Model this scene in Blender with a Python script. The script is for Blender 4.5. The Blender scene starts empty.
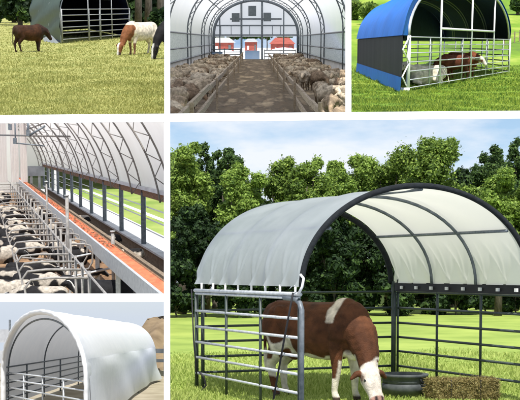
import bpy, bmesh, math, random
import numpy as np
from mathutils import Vector, Matrix, noise
random.seed(7); RNG=np.random.default_rng(7)
PI=math.pi; F=1300.0; CX=260.0; YW=345.0
sc=bpy.context.scene; COL=sc.collection
CAM=Vector((0,0,2.0))

# ------------------------------------------------------------------ helpers
def pixdir(px,py): return Vector((px-CX,F,YW-py))
class Ground:
    """a plot of land: horizon row, eye height above it and model scale; clip = its compartment in the display"""
    def __init__(s,yh,H,S,region):
        a=math.atan((YW-yh)/F); s.H=H; s.S=S; s.region=region
        s.R=Matrix.Rotation(a,4,'X')
        s.M=Matrix.Translation(CAM)@s.R@Matrix.Scale(S,4)@Matrix.Translation((0,0,-H))
        s.Ri=s.R.inverted(); s.Mi=s.M.inverted()
    def ray(s,px,py): return s.Ri.to_3x3()@pixdir(px,py)
    def G(s,px,py,z=0.0):
        d=s.ray(px,py); t=(z-s.H)/d.z; return Vector((d.x*t,d.y*t,z))
    def D(s,px,py,dist):
        d=s.ray(px,py); t=dist/d.y; return Vector((d.x*t,dist,s.H+d.z*t))
    def proj(s,p):
        w=s.M@Vector(p)-CAM; return (CX+F*w.x/w.y, YW-F*w.z/w.y)
OBJS=[]
class MB:
    def __init__(s): s.v=[]; s.f=[]
    def add(s,vs,fs):
        o=len(s.v); s.v+= [tuple(v) for v in vs]; s.f+=[tuple(i+o for i in f) for f in fs]; return s
    def box(s,c,size,rz=0,M=None):
        x,y,z=[k/2 for k in size]; m=Matrix.Translation(c)@Matrix.Rotation(rz,4,'Z') if M is None else M
        vs=[m@Vector((a*x,b*y,d*z)) for a in(-1,1) for b in(-1,1) for d in(-1,1)]
        return s.add(vs,[(0,1,3,2),(4,6,7,5),(0,4,5,1),(2,3,7,6),(0,2,6,4),(1,5,7,3)])
    def tube(s,pts,r,seg=8,cap=True):
        pts=[Vector(p) for p in pts]; n=len(pts); rs=r if isinstance(r,(list,tuple)) else [r]*n
        vs=[];up=None
        for i,p in enumerate(pts):
            t=(pts[min(i+1,n-1)]-pts[max(i-1,0)])
            if t.length<1e-9: t=Vector((0,0,1))
            t.normalize()
            if up is None:
                up=Vector((0,0,1)) if abs(t.z)<.9 else Vector((1,0,0))
            a=t.cross(up); 
            if a.length<1e-6: a=t.cross(Vector((0.3,1,0.2)))
            a.normalize(); b=a.cross(t).normalized(); up=b
            for k in range(seg):
                q=2*PI*k/seg; vs.append(p+(a*math.cos(q)+b*math.sin(q))*rs[i])
        fs=[]
        for i in range(n-1):
            for k in range(seg):
                k2=(k+1)%seg; fs.append((i*seg+k,i*seg+k2,(i+1)*seg+k2,(i+1)*seg+k))
        if cap: fs.append(tuple(range(seg-1,-1,-1))); fs.append(tuple((n-1)*seg+k for k in range(seg)))
        return s.add(vs,fs)
    def grid(s,rows):
        m=len(rows[0]); vs=[p for r in rows for p in r]
        fs=[(i*m+j,i*m+j+1,(i+1)*m+j+1,(i+1)*m+j) for i in range(len(rows)-1) for j in range(m-1)]
        return s.add(vs,fs)
    def sphere(s,c,r,sx=1,sy=1,sz=1,n=10,M=None):
        c=Vector(c); vs=[];fs=[]; h=n//2+1
        for i in range(h+1):
            th=PI*i/h
            for k in range(n):
                ph=2*PI*k/n; q=Vector((math.sin(th)*math.cos(ph)*sx,math.sin(th)*math.sin(ph)*sy,math.cos(th)*sz))*r
                if M is not None: q=M@q
                vs.append(c+q)
        for i in range(h):
            for k in range(n): fs.append((i*n+k,(i+1)*n+k,(i+1)*n+(k+1)%n,i*n+(k+1)%n))
        return s.add(vs,fs)
    def mesh(s,name,mt,smooth=False,org=(0,0,0)):
        me=bpy.data.meshes.new(name); o=Vector(org)
        me.from_pydata([Vector(v)-o for v in s.v],[],s.f); me.materials.append(mt)
        if smooth: me.polygons.foreach_set('use_smooth',[True]*len(me.polygons))
        me.update(); return me
def props(o,label=None,cat=None,group=None,kind=None):
    if label:o['label']=label
    if cat:o['category']=cat
    if group:o['group']=group
    if kind:o['kind']=kind
def thing(g,name,loc,label,cat,group=None,rz=0,sc_=1.0):
    o=bpy.data.objects.new(name,None); COL.objects.link(o); o.empty_display_size=.1
    o.matrix_world=g.M@Matrix.Translation(loc)@Matrix.Rotation(rz,4,'Z')@Matrix.Scale(sc_,4)
    props(o,label,cat,group); o['_loc']=list(loc); OBJS.append((o,g)); return o
def part(root,name,mb,mt,smooth=True,parent=None,label=None,local=False,kind=None):
    """mesh child; coordinates of mb are plot coordinates unless local"""
    me=mb.mesh(name,mt,smooth,(0,0,0) if local else root['_loc']) if isinstance(mb,MB) else mb
    o=bpy.data.objects.new(name,me); COL.objects.link(o); o.parent=parent or root
    props(o,label,kind=kind)
    return o
def single(g,name,mb,mt,label=None,cat=None,group=None,kind=None,smooth=False,org=(0,0,0),rz=0):
    me=mb.mesh(name,mt,smooth,org) if isinstance(mb,MB) else mb
    o=bpy.data.objects.new(name,me); COL.objects.link(o)
    o.matrix_world=g.M@Matrix.Translation(org)@Matrix.Rotation(rz,4,'Z'); props(o,label,cat,group,kind); OBJS.append((o,g)); return o
def dup(root,g,loc,rz=0,sc_=1.0,label=None,group=None):
    r=root.copy(); COL.objects.link(r); r['_loc']=list(loc)
    r.matrix_world=g.M@Matrix.Translation(loc)@Matrix.Rotation(rz,4,'Z')@Matrix.Scale(sc_,4)
    if label:r['label']=label
    if group:r['group']=group
    for ch in list(root.children):
        c=ch.copy(); COL.objects.link(c); c.parent=r
        for gg in list(ch.children):
            d=gg.copy(); COL.objects.link(d); d.parent=c
    OBJS.append((r,g)); return r

# ------------------------------------------------------------------ materials
def lin(c): return tuple(((x/12.92) if x<=.04045 else ((x+.055)/1.055)**2.4) for x in c)
def mat(name,c1,c2=None,inner=None,rough=.7,ns=3.0,bump=0.0,bs=30.0,metal=0.0,tr=0.0,island=False,attr=None,spec=.3,contrast=(.35,.65),stretch=None,c3=None):
    m=bpy.data.materials.new(name); m.use_nodes=True; nt=m.node_tree; N=nt.nodes; L=nt.links; N.clear()
    out=N.new('ShaderNodeOutputMaterial'); b=N.new('ShaderNodeBsdfPrincipled')
    b.inputs['Roughness'].default_value=rough; b.inputs['Metallic'].default_value=metal; b.inputs['Specular IOR Level'].default_value=spec
    tc=N.new('ShaderNodeTexCoord'); vec=tc.outputs['Object']
    if stretch:
        mp=N.new('ShaderNodeMapping'); mp.inputs['Scale'].default_value=stretch; L.new(vec,mp.inputs[0]); vec=mp.outputs[0]
    colout=None
    if attr:
        a=N.new('ShaderNodeAttribute'); a.attribute_name=attr
        nz=N.new('ShaderNodeTexNoise'); nz.inputs['Scale'].default_value=ns; nz.inputs['Detail'].default_value=5; L.new(vec,nz.inputs['Vector'])
        mr=N.new('ShaderNodeMapRange'); mr.inputs['From Min'].default_value=.3; mr.inputs['From Max'].default_value=.7; mr.inputs['To Min'].default_value=.6; mr.inputs['To Max'].default_value=1.3
        L.new(nz.outputs['Fac'],mr.inputs['Value'])
        mx=N.new('ShaderNodeVectorMath'); mx.operation='SCALE'; L.new(a.outputs['Color'],mx.inputs[0]); L.new(mr.outputs[0],mx.inputs['Scale']); colout=mx.outputs[0]
    elif c2 is not None:
        cr=N.new('ShaderNodeValToRGB'); cr.color_ramp.elements[0].position=contrast[0]; cr.color_ramp.elements[1].position=contrast[1]
        cr.color_ramp.elements[0].color=(*c1,1); cr.color_ramp.elements[1].color=(*c2,1)
        if c3: e=cr.color_ramp.elements.new((contrast[0]+contrast[1])/2); e.color=(*c3,1)
        if island:
            g=N.new('ShaderNodeNewGeometry'); nz=N.new('ShaderNodeTexNoise'); nz.inputs['Scale'].default_value=ns; nz.inputs['Detail'].default_value=3; L.new(vec,nz.inputs['Vector'])
            mm=N.new('ShaderNodeMix'); mm.inputs[0].default_value=.5; L.new(g.outputs['Random Per Island'],mm.inputs[2]); L.new(nz.outputs['Fac'],mm.inputs[3]); L.new(mm.outputs[0],cr.inputs[0])
        else:
            nz=N.new('ShaderNodeTexNoise'); nz.inputs['Scale'].default_value=ns; nz.inputs['Detail'].default_value=7; nz.inputs['Roughness'].default_value=.62; L.new(vec,nz.inputs['Vector']); L.new(nz.outputs['Fac'],cr.inputs[0])
        colout=cr.outputs[0]
    else: b.inputs['Base Color'].default_value=(*c1,1)
    if inner is not None:
        g=N.new('ShaderNodeNewGeometry'); mi=N.new('ShaderNodeMix'); mi.data_type='RGBA'; L.new(g.outputs['Backfacing'],mi.inputs[0]); L.new(colout,mi.inputs[6]); mi.inputs[7].default_value=(*inner,1)
        L.new(mi.outputs[2],b.inputs['Base Color'])
    elif colout is not None: L.new(colout,b.inputs['Base Color'])
    if bump:
        nb=N.new('ShaderNodeTexNoise'); nb.inputs['Scale'].default_value=bs; nb.inputs['Detail'].default_value=6; L.new(vec,nb.inputs['Vector'])
        bp=N.new('ShaderNodeBump'); bp.inputs['Strength'].default_value=bump; bp.inputs['Distance'].default_value=.03; L.new(nb.outputs['Fac'],bp.inputs['Height']); L.new(bp.outputs[0],b.inputs['Normal'])
    if tr:
        t=N.new('ShaderNodeBsdfTranslucent'); t.inputs['Color'].default_value=(*c1,1)
        if inner is not None: t.inputs['Color'].default_value=(*inner,1)
        elif colout is not None: L.new(colout,t.inputs['Color'])
        ms=N.new('ShaderNodeMixShader'); ms.inputs[0].default_value=tr; L.new(b.outputs[0],ms.inputs[1]); L.new(t.outputs[0],ms.inputs[2]); L.new(ms.outputs[0],out.inputs[0])
    else: L.new(b.outputs[0],out.inputs[0])
    return m
MT={}
MT['white_paint']=mat('white_paint',(.88,.88,.88),(.82,.82,.82),rough=.5,ns=1.5)
MT['galv']=mat('galvanised_steel',(.42,.44,.46),(.6,.62,.63),rough=.45,ns=12,metal=.3,spec=.5)
MT['steel_dark']=mat('weathered_steel',(.10,.12,.14),(.2,.22,.24),rough=.5,ns=10,metal=.3)
MT['green_steel']=mat('green_painted_steel',(.02,.035,.032),(.045,.06,.055),rough=.45,ns=9,spec=.5)
MT['trim_dark']=mat('dark_trim',(.008,.01,.012),(.016,.02,.024),rough=.9,ns=14,bump=.3,bs=25)
MT['canopy_silver']=mat('silver_canopy',(.25,.285,.33),(.34,.375,.42),rough=.5,ns=1.6,bump=.2,bs=5,tr=.37,spec=.4,inner=(.90,.88,.80))
MT['cream']=mat('cream_lining',(.74,.71,.55),(.80,.77,.62),rough=.7,ns=1.2,tr=.45)
MT['steel_mid']=mat('dull_steel',(.22,.23,.24),(.36,.37,.38),rough=.5,ns=9,metal=.2)
MT['side_panel']=mat('grey_white_side_panel',(.74,.75,.77),(.79,.80,.81),rough=.8,ns=1.4,bump=.15,bs=4,tr=.1,spec=.05)
MT['canopy_white']=mat('white_canopy',(.80,.81,.83),(.86,.86,.87),rough=.5,ns=1.4,bump=.15,bs=4,tr=.22)
MT['canopy_green']=mat('green_canopy',(.03,.055,.036),(.05,.08,.052),rough=.55,ns=2,bump=.25,bs=3,spec=.25)
MT['canopy_blue']=mat('blue_canopy',(.006,.13,.50),(.01,.16,.60),rough=.6,ns=1,bump=.25,bs=1.6,spec=.12)
MT['mesh_black']=mat('black_mesh',(.010,.012,.017),(.022,.024,.03),rough=.8,ns=6,stretch=(8,.4,.05))
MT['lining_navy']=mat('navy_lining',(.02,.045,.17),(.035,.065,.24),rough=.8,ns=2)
MT['membrane']=mat('barn_membrane',(.86,.87,.90),(.9,.9,.92),rough=.6,ns=.6,tr=.62)
MT['membrane_warm']=mat('barn_membrane_warm',(.80,.76,.74),(.86,.83,.81),rough=.6,ns=.5,tr=.6)
MT['poly']=mat('clouded_polycarbonate',(.5,.54,.58),(.68,.71,.75),rough=.3,ns=3,tr=.6,stretch=(1,.3,6))
MT['soil']=mat('trodden_soil',(.15,.105,.06),(.36,.27,.165),rough=.95,ns=1.6,bump=.8,bs=5,stretch=(1,.12,1),c3=(.095,.066,.038))
MT['straw_floor']=mat('soiled_straw',(.14,.08,.045),(.36,.22,.12),rough=.95,ns=3,bump=.7,bs=12,stretch=(1,.35,1))
MT['lawn']=mat('lawn',(.19,.27,.045),(.33,.41,.085),rough=.95,ns=.35,bump=.2,bs=9,c3=(.26,.345,.065))
MT['meadow']=mat('dry_meadow',(.20,.24,.06),(.38,.38,.13),rough=.95,ns=.8,bump=.8,bs=7,c3=(.32,.31,.095))
MT['pasture']=mat('lush_pasture',(.09,.17,.022),(.31,.38,.06),rough=.95,ns=.16,bump=.8,bs=5,c3=(.15,.27,.016),stretch=(1,.5,1))
MT['hillgrass']=mat('hill_grass',(.22,.30,.06),(.36,.42,.12),rough=.95,ns=.05,bump=.2,bs=1)
MT['fieldout']=mat('field_outside',(.17,.27,.05),(.34,.40,.11),rough=.95,ns=.3,stretch=(1,.3,1))
MT['snow']=mat('snow',(.75,.77,.8),(.85,.86,.88),rough=.8,ns=.3)
MT['concrete']=mat('pale_concrete',(.5,.5,.5),(.68,.68,.68),rough=.9,ns=1)
MT['wood']=mat('weathered_wood',(.22,.165,.11),(.42,.33,.23),rough=.85,ns=5,stretch=(6,.5,6))
MT['wood_brown']=mat('brown_beam_wood',(.14,.07,.035),(.27,.14,.07),rough=.8,ns=4,stretch=(5,.4,5))
MT['orange']=mat('orange_belt',(.62,.10,.035),(.78,.2,.08),rough=.6,ns=2.5,bump=.3,bs=8,stretch=(3,.6,3))
MT['red']=mat('red_siding',(.27,.06,.045),(.38,.10,.075),rough=.7,ns=2)
MT['roofgrey']=mat('grey_roof',(.3,.31,.33),(.42,.43,.45),rough=.6,ns=2)
MT['blue_sheet']=mat('pale_blue_sheet',(.42,.6,.85),(.55,.7,.9),rough=.5,ns=1)
MT['vent']=mat('vent_panel',(.09,.11,.12),(.14,.16,.17),rough=.6,ns=3)
MT['hay']=mat('hay',(.13,.115,.04),(.46,.42,.19),rough=.95,ns=22,bump=1,bs=45,stretch=(1,1,3),c3=(.24,.18,.06))
MT['tub']=mat('grey_rubber_tub',(.045,.052,.055),(.09,.10,.10),rough=.55,ns=8)
MT['water']=mat('trough_water',(.15,.2,.24),rough=.05,spec=.6)
MT['strap']=mat('white_strap',(.75,.75,.75),rough=.6)
MT['rope']=mat('black_strap',(.015,.015,.018),rough=.6)
MT['heap']=mat('earth_heap',(.16,.115,.07),(.28,.21,.13),rough=.95,ns=.4,bump=.6,bs=1.5)
MT['dirt']=mat('bare_yard',(.26,.22,.15),(.40,.35,.26),rough=.95,ns=.8)
MT['coat']=mat('animal_coat',(1,1,1),attr='coat',rough=.75,ns=9,bump=.35,bs=60,spec=.2)
MT['wool']=mat('wool',(1,1,1),attr='coat',rough=.95,ns=14,bump=1,bs=28,spec=.05)
MT['eye']=mat('dark_eye',(.01,.008,.006),rough=.1,spec=.8)
MT['bark']=mat('bark',(.05,.04,.03),(.13,.11,.085),rough=.95,ns=8,bump=.7,bs=20,stretch=(3,3,.6))
MT['leaf_bright']=mat('leaf_bright',(.08,.16,.03),(.40,.56,.12),rough=.6,ns=.5,island=True,tr=.45,c3=(.2,.29,.045),contrast=(.25,.75))
MT['leaf_mid']=mat('leaf_mid',(.06,.11,.02),(.34,.46,.085),rough=.6,ns=.5,island=True,tr=.4,c3=(.12,.2,.03),contrast=(.25,.75))
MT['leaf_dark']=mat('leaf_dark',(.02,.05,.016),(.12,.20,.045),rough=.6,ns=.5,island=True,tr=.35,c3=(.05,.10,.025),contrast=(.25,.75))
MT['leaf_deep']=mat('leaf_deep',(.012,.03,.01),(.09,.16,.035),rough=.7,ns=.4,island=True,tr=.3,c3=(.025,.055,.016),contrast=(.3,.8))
MT['blade6']=mat('grass_blades',(.23,.31,.055),(.52,.58,.18),rough=.7,ns=.5,island=True,tr=.4,contrast=(.25,.75))
MT['blade3']=mat('pasture_blades',(.06,.14,.02),(.38,.46,.07),rough=.7,ns=.45,island=True,tr=.4,contrast=(.3,.68))
MT['blade1']=mat('meadow_blades',(.235,.26,.07),(.45,.44,.155),rough=.7,ns=.5,island=True,tr=.3,contrast=(.25,.75))

# ------------------------------------------------------------------ plots
def R_(a,b,c,d): return [(a),(b),(c),(d)]
GAPX1=167.2; GAPX2=348.4
def gapy(x): return 119.2-4.6*x/520
P1=Ground(5,2.1,8.5,None)
P2=Ground(40,1.9,3.7,None); P3=Ground(44,2.0,1.75,None)
P4=Ground(148,3.5,1.8,None); P5=Ground(336,2.8,.42,None); P6=Ground(270,1.9,1.0,None)
# compartment sides: (pixel a, pixel b, pixel inside)
HB=((0,gapy(0)),(520,gapy(520)))
P1.region=[((GAPX1,0),(GAPX1,400),(100,50)),(HB[0],HB[1],(100,50))]
P2.region=[((GAPX1,0),(GAPX1,400),(250,50)),((GAPX2,0),(GAPX2,400),(250,50)),(HB[0],HB[1],(250,50))]
P3.region=[((GAPX2,0),(GAPX2,400),(430,50)),(HB[0],HB[1],(430,50))]
P4.region=[((GAPX1,0),(GAPX1,400),(80,200)),(HB[0],HB[1],(80,200)),((0,298),(520,298),(80,200))]
P5.region=[((GAPX1,0),(GAPX1,400),(80,350)),((0,298),(520,298),(80,350))]
P6.region=[((GAPX1,0),(GAPX1,400),(350,250)),(HB[0],HB[1],(350,250))]
def trim_to_plot():
    for root,g in OBJS:
        for o in [root]+list(root.children_recursive):
            if o.type!='MESH': continue
            bpy.context.view_layer.update
    bpy.context.view_layer.update()
    for root,g in OBJS:
        for o in [root]+list(root.children_recursive):
            if o.type!='MESH': continue
            mw=o.matrix_world; n=len(o.data.vertices)
            if n==0: continue
            co=np.empty(n*3,np.float32); o.data.vertices.foreach_get('co',co); co=co.reshape(-1,3)
            A=np.array(mw); w=co@A[:3,:3].T+A[:3,3]-np.array(CAM)
            need=[]
            for a,b,c in g.region:
                nn=pixdir(*a).cross(pixdir(*b)).normalized()
                if nn.dot(pixdir(*c))<0: nn=-nn
                if (w@np.array(nn)).min()<0: need.append(nn)
            if not need: continue
            bm=bmesh.new(); bm.from_mesh(o.data); bm.transform(mw)
            for nn in need:
                bmesh.ops.bisect_plane(bm,geom=bm.verts[:]+bm.edges[:]+bm.faces[:],plane_co=CAM,plane_no=nn,clear_inner=True)
            bm.transform(mw.inverted())
            if len(bm.verts)==0:
                bm.free(); o['_gone']=1; continue
            me=o.data.copy(); bm.to_mesh(me); bm.free(); o.data=me
    for o in [o for o in bpy.data.objects if '_gone' in o and not o.children]: bpy.data.objects.remove(o)
    for o in [o for o in bpy.data.objects if o.type=='EMPTY' and not o.children]: bpy.data.objects.remove(o)
    for o in bpy.data.objects:
        if '_loc' in o: del o['_loc']

# ------------------------------------------------------------------ foliage / grass
def quads_mesh(name,C,U,V,mt):
    n=len(C); v=np.empty((n,4,3),np.float32); v[:,0]=C-U-V; v[:,1]=C+U-V; v[:,2]=C+U*.6+V; v[:,3]=C-U*.6+V
    me=bpy.data.meshes.new(name); me.vertices.add(n*4); me.vertices.foreach_set('co',v.reshape(-1))
    me.loops.add(n*4); me.loops.foreach_set('vertex_index',np.arange(n*4,dtype=np.int32))
    me.polygons.add(n); me.polygons.foreach_set('loop_start',np.arange(0,n*4,4,dtype=np.int32)); me.polygons.foreach_set('loop_total',np.full(n,4,np.int32))
    me.materials.append(mt); me.update(calc_edges=True); me.validate(); return me
def leaves(name,cents,rads,n,size,mt,flat=1.0):
    cents=np.array(cents); rads=np.array(rads); pr=rads**2; pr=pr/pr.sum()
    k=RNG.choice(len(cents),n,p=pr); d=RNG.normal(size=(n,3)); d/=np.linalg.norm(d,axis=1)[:,None]
    r=rads[k]*(RNG.random(n)**.35)*(1+.12*RNG.normal(size=n))
    lump=1+.25*np.sin(d[:,0]*7+k)*np.sin(d[:,1]*6+2*k)+.15*np.sin(d[:,2]*9+k)
    C=cents[k]+d*(r*lump)[:,None]*np.array([1,1,flat])
    nrm=d+RNG.normal(size=(n,3))*.6; nrm[:,2]+=.35; nrm/=np.linalg.norm(nrm,axis=1)[:,None]
    a=np.cross(nrm,RNG.normal(size=(n,3))); a/=np.linalg.norm(a,axis=1)[:,None]; b=np.cross(nrm,a)
    s=size*(.6+.8*RNG.random(n)); return quads_mesh(name,C,a*(s*.5)[:,None],b*(s*.75)[:,None],mt)
def tree(g,px,d,wpx,topy,boty,mt,label,n=6000,leaf=.2,blobs=16,kind='broadleaf_tree',cat='tree',trunk=True,shape=1.0,group='trees behind the meadow',nrm_trunk=.16):
    base=g.G(px,g.proj((0,d,0))[1]); base=g.D(px,g.proj((0,d,0))[1],d); base.z=0
    W=wpx*d/F/2; top=g.D(px,topy,d).z; bot=g.D(px,boty,d).z; cz=(top+bot)/2; hh=(top-bot)/2
    rt=thing(g,kind,base,label,cat,group)
    C=[];Rr=[]
    if shape<0:
        for i in range(44):
            z=-1+2*(i/43)**.9; br=W*(.16+.42*(1-z)/2)*random.uniform(.7,1.2); a=random.uniform(0,2*PI); q=(.12+(1-z)/2*.75)*W
            C.append((q*math.cos(a),q*math.sin(a),cz+z*(hh-br*.7))); Rr.append(br)
    else:
        for i in range(blobs*2):
            z=random.uniform(-1,1)*.9; lim=math.sqrt(max(0,1-z*z))**shape
            a=random.uniform(0,2*PI); q=random.random()**.4*.86*lim
            br=min(W,hh)*random.uniform(.15,.34)
            C.append((q*W*math.cos(a),q*W*math.sin(a),cz+z*(hh-br*.5))); Rr.append(br)
        for i in range(5): C.append((random.uniform(-.35,.35)*W,random.uniform(-.3,.3)*W,cz+random.uniform(-.4,.45)*hh)); Rr.append(min(W,hh)*.42)
    part(rt,'crown',leaves('crown',C,Rr,n,leaf,mt),mt,local=True)
    if trunk:
        tb=MB(); r0=nrm_trunk*max(.6,(top)/7)
        tb.tube([(0,0,-.1),(.03,.02,bot*.5),(-.04,0,bot+.3),(0,.05,cz),(.02,0,cz+hh*.5)],[r0*1.2,r0,r0*.8,r0*.55,r0*.2])
        for i in range(7):
            c=Vector(C[i%len(C)]); z0=bot*.7+(cz-bot)*random.random()*.8
            tb.tube([(0,0,z0),c*.5+Vector((0,0,z0*.35)),c],[r0*.45,r0*.28,r0*.08],seg=6)
        part(rt,'trunk',tb,MT['bark'],local=True)
    return rt
def grass(g,name,pxr,pyr,n,h,wpx,mt,label,zf=None,clump=0):
    xs=RNG.uniform(*pxr,n); ys=pyr[0]+(pyr[1]-pyr[0])*RNG.random(n)**.8
    A=np.array(g.Ri.to_3x3()); dv=np.stack([xs-CX,np.full(n,F),YW-ys],1)@A.T; t=-g.H/dv[:,2]; P=dv*t[:,None]; P[:,2]=0
    if zf is not None: P[:,2]=zf(P[:,0],P[:,1])
    nz=np.array([noise.noise((p[0]*.9,p[1]*.35,0)) for p in P]); 
    d=P[:,1]; hh=h*(.45+.9*RNG.random(n))*(1+clump*np.clip(nz*2.2,-.6,2)); w=wpx*d/F*(.5+RNG.random(n))
    a=RNG.uniform(0,PI,n); U=np.stack([np.cos(a)*w*.5,np.sin(a)*w*.5,np.zeros(n)],1)
    lean=RNG.normal(size=(n,3))*.35; lean[:,2]=1; V=lean*(hh*.5)[:,None]
    C=P+V*.98; n4=n; me=quads_mesh(name,C,U,V,mt)
    return single(g,name,me,mt,label,'grass',kind='stuff')
def sheet(g,name,pts,mt,kind='structure',zf=None,nx=1,ny=1,label=None,cat=None,z=0):
    """pts: four plot points (near-left, near-right, far-right, far-left)"""
    a,b,c,d=[Vector(p) for p in pts]; rows=[]
    for j in range(ny+1):
        v=j/ny; l=a.lerp(d,v); r=b.lerp(c,v); row=[]
        for i in range(nx+1):
            p=l.lerp(r,i/nx); p.z=z+(zf(p.x,p.y) if zf else p.z); row.append(p)
        rows.append(row)
    return single(g,name,MB().grid(rows),mt,label,cat,kind=kind,smooth=True)

# ------------------------------------------------------------------ animals
def chain(mb,pts,n=10,sy=1.0):
    for (p,r),(q,s_) in zip(pts,pts[1:]):
        p=Vector(p);q=Vector(q); L=(q-p).length; k=max(2,int(L/(min(r,s_)*.45)))
        for i in range(k+1): t=i/k; mb.sphere(p.lerp(q,t),r+(s_-r)*t,n=n,sy=sy)
def loft(mb,st,n=16):
    """st: (centre, half width, half height, side vector, up vector)"""
    vs=[];fs=[]
    for c,hw,hh,sd,up in st:
        for k in range(n):
            q=2*PI*k/n; vs.append(Vector(c)+Vector(sd)*hw*math.cos(q)+Vector(up)*hh*math.sin(q))
    m=len(st)
    for i in range(m-1):
        for k in range(n): fs.append((i*n+k,i*n+(k+1)%n,(i+1)*n+(k+1)%n,(i+1)*n+k))
    fs.append(tuple(range(n-1,-1,-1))); fs.append(tuple((m-1)*n+k for k in range(n)))
    mb.add(vs,fs)
def head_frame(poll,dirv,roll=0):
    d=Vector(dirv).normalized(); side=Vector((0,0,1)).cross(d)
    if side.length<.3: side=Vector((0,1,0))
    side.normalize(); up=d.cross(side).normalized(); return Vector(poll),d,side,up
def remeshed(mb,voxel,smooth=6):
    me=mb.mesh('tmp',MT['coat'],True); o=bpy.data.objects.new('tmp',me); COL.objects.link(o)
    m=o.modifiers.new('r','REMESH'); m.mode='VOXEL'; m.voxel_size=voxel; m.use_smooth_shade=True
    s=o.modifiers.new('s','SMOOTH'); s.iterations=smooth; s.factor=.5
    dg=bpy.context.evaluated_depsgraph_get(); ev=o.evaluated_get(dg); out=bpy.data.meshes.new_from_object(ev); bpy.data.objects.remove(o)
    out.polygons.foreach_set('use_smooth',[True]*len(out.polygons)); return out
def paint(me,fn,m):
    n=len(me.vertices); at=me.color_attributes.new('coat','FLOAT_COLOR','POINT'); co=np.empty(n*3,np.float32); me.vertices.foreach_get('co',co); co=co.reshape(-1,3)
    c=np.ones((n,4),np.float32)
    J=[(0,0,0),(.009,0,.006),(-.009,.005,-.006),(0,-.009,.008),(.004,.009,-.008)]
    for i in range(n): c[i,:3]=np.mean([fn(co[i]+np.array(j)) for j in J],axis=0)
    at.data.foreach_set('color',c.reshape(-1)); me.materials.clear(); me.materials.append(m)
BROWN=(.088,.032,.013); WHITE=(.62,.56,.48); BLACK=(.012,.011,.012)
def cow_mesh(name,neck,poll,hdir,coat,voxel=.028,lying=False,stride=0,udder=False,fat=1.0,tail=True):
    mb=MB(); X=Vector((1,0,0)); Y=Vector((0,1,0)); Z=Vector((0,0,1)); dz=-.58 if lying else 0
    st=[(-1.0,1.14,.09,.09),(-.95,1.10,.22,.19),(-.8,1.06,.31,.27),(-.5,1.0,.36,.30),(-.15,.955,.395,.345),(.15,.95,.405,.34),(.42,.98,.40,.28),(.62,1.03,.34,.225),(.76,1.05,.22,.14)]
    loft(mb,[((x,0,z+dz),hw*fat,hh,Y,Z) for x,z,hh,hw in st])
    mb.sphere((-.72,.15,1.16+dz),.13);mb.sphere((-.72,-.15,1.16+dz),.13); mb.sphere((.42,0,1.27+dz),.15,sx=1.5)
    for sg in(-1,1): mb.sphere((-.60,sg*.21,1.22+dz),.085); mb.sphere((.44,sg*.17,.98+dz),.16,sz=1.4); mb.sphere((-.93,sg*.1,1.16+dz),.075)
    for sgn in(-1,1):
        if lying:
            chain(mb,[((.45,sgn*.2,.38),.13),((.75,sgn*.24,.16),.08),((.5,sgn*.27,.08),.06),((.4,sgn*.27,.06),.06)])
            chain(mb,[((-.65,sgn*.22,.42),.2),((-.25,sgn*.36,.2),.13),((-.6,sgn*.42,.09),.06),((-.35,sgn*.45,.06),.055)])
        else:
            f=stride*sgn; 
            chain(mb,[((.42,sgn*.15,.92),.15),((.40,sgn*.17,.72),.105),((.43+f*.6,sgn*.16,.42),.066),((.41+f,sgn*.16,.14),.046),((.45+f,sgn*.16,.04),.058)])
            chain(mb,[((-.76,sgn*.15,1.0),.2),((-.62,sgn*.18,.76),.16),((-.84-f*.5,sgn*.16,.46),.07),((-.79-f,sgn*.16,.14),.048),((-.75-f,sgn*.16,.04),.058)])
    if udder: mb.sphere((-.5,0,.68+dz),.16,sx=1.2)
    if not lying:
        mb.sphere((.58,0,.74),.15,sz=1.2)
    chain(mb,neck)
    p,d,s_,u=head_frame(poll,hdir)
    hs=[(-.05,.08,.08),(.02,.128,.125),(.13,.142,.14),(.24,.115,.125),(.35,.095,.10),(.43,.108,.092),(.49,.09,.075),(.52,.045,.04)]
    loft(mb,[(p+d*t-u*(.0+t*.06),hw,hh,s_,u) for t,hw,hh in hs])
    for sgn in(-1,1):
        chain(mb,[(p+d*.03+s_*sgn*.10+u*.03,.04),(p+d*.02+s_*sgn*.19+u*.02-Z*.03,.045),(p+d*.03+s_*sgn*.26-Z*.07,.026)])
    if tail:
        if lying: chain(mb,[((-.98,0,.6),.035),((-1.08,.1,.3),.03),((-1.05,.2,.08),.04)])
        else: chain(mb,[((-.97,0,1.2),.045),((-1.06,0,1.05),.034),((-1.08,.01,.7),.028),((-1.06,.02,.5),.045),((-1.05,.02,.34),.03)])
    me=remeshed(mb,voxel,5); me.name=name; hp=(p,d,s_,u)
    paint(me,lambda c:coat(c,hp),MT['coat']); return me,hp
def nz(c,s,o=0): return noise.noise((c[0]*s+o,c[1]*s+o*.7,c[2]*s-o))
def head_t(c,hp): v=Vector(c)-hp[0]; return v.dot(hp[1]),v.dot(hp[2]),v.dot(hp[3])
def near_head(c,hp,lo=-.02,hi=.6): t,a,b=head_t(c,hp); return lo<t<hi and abs(a)<.16 and abs(b)<.18
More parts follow.
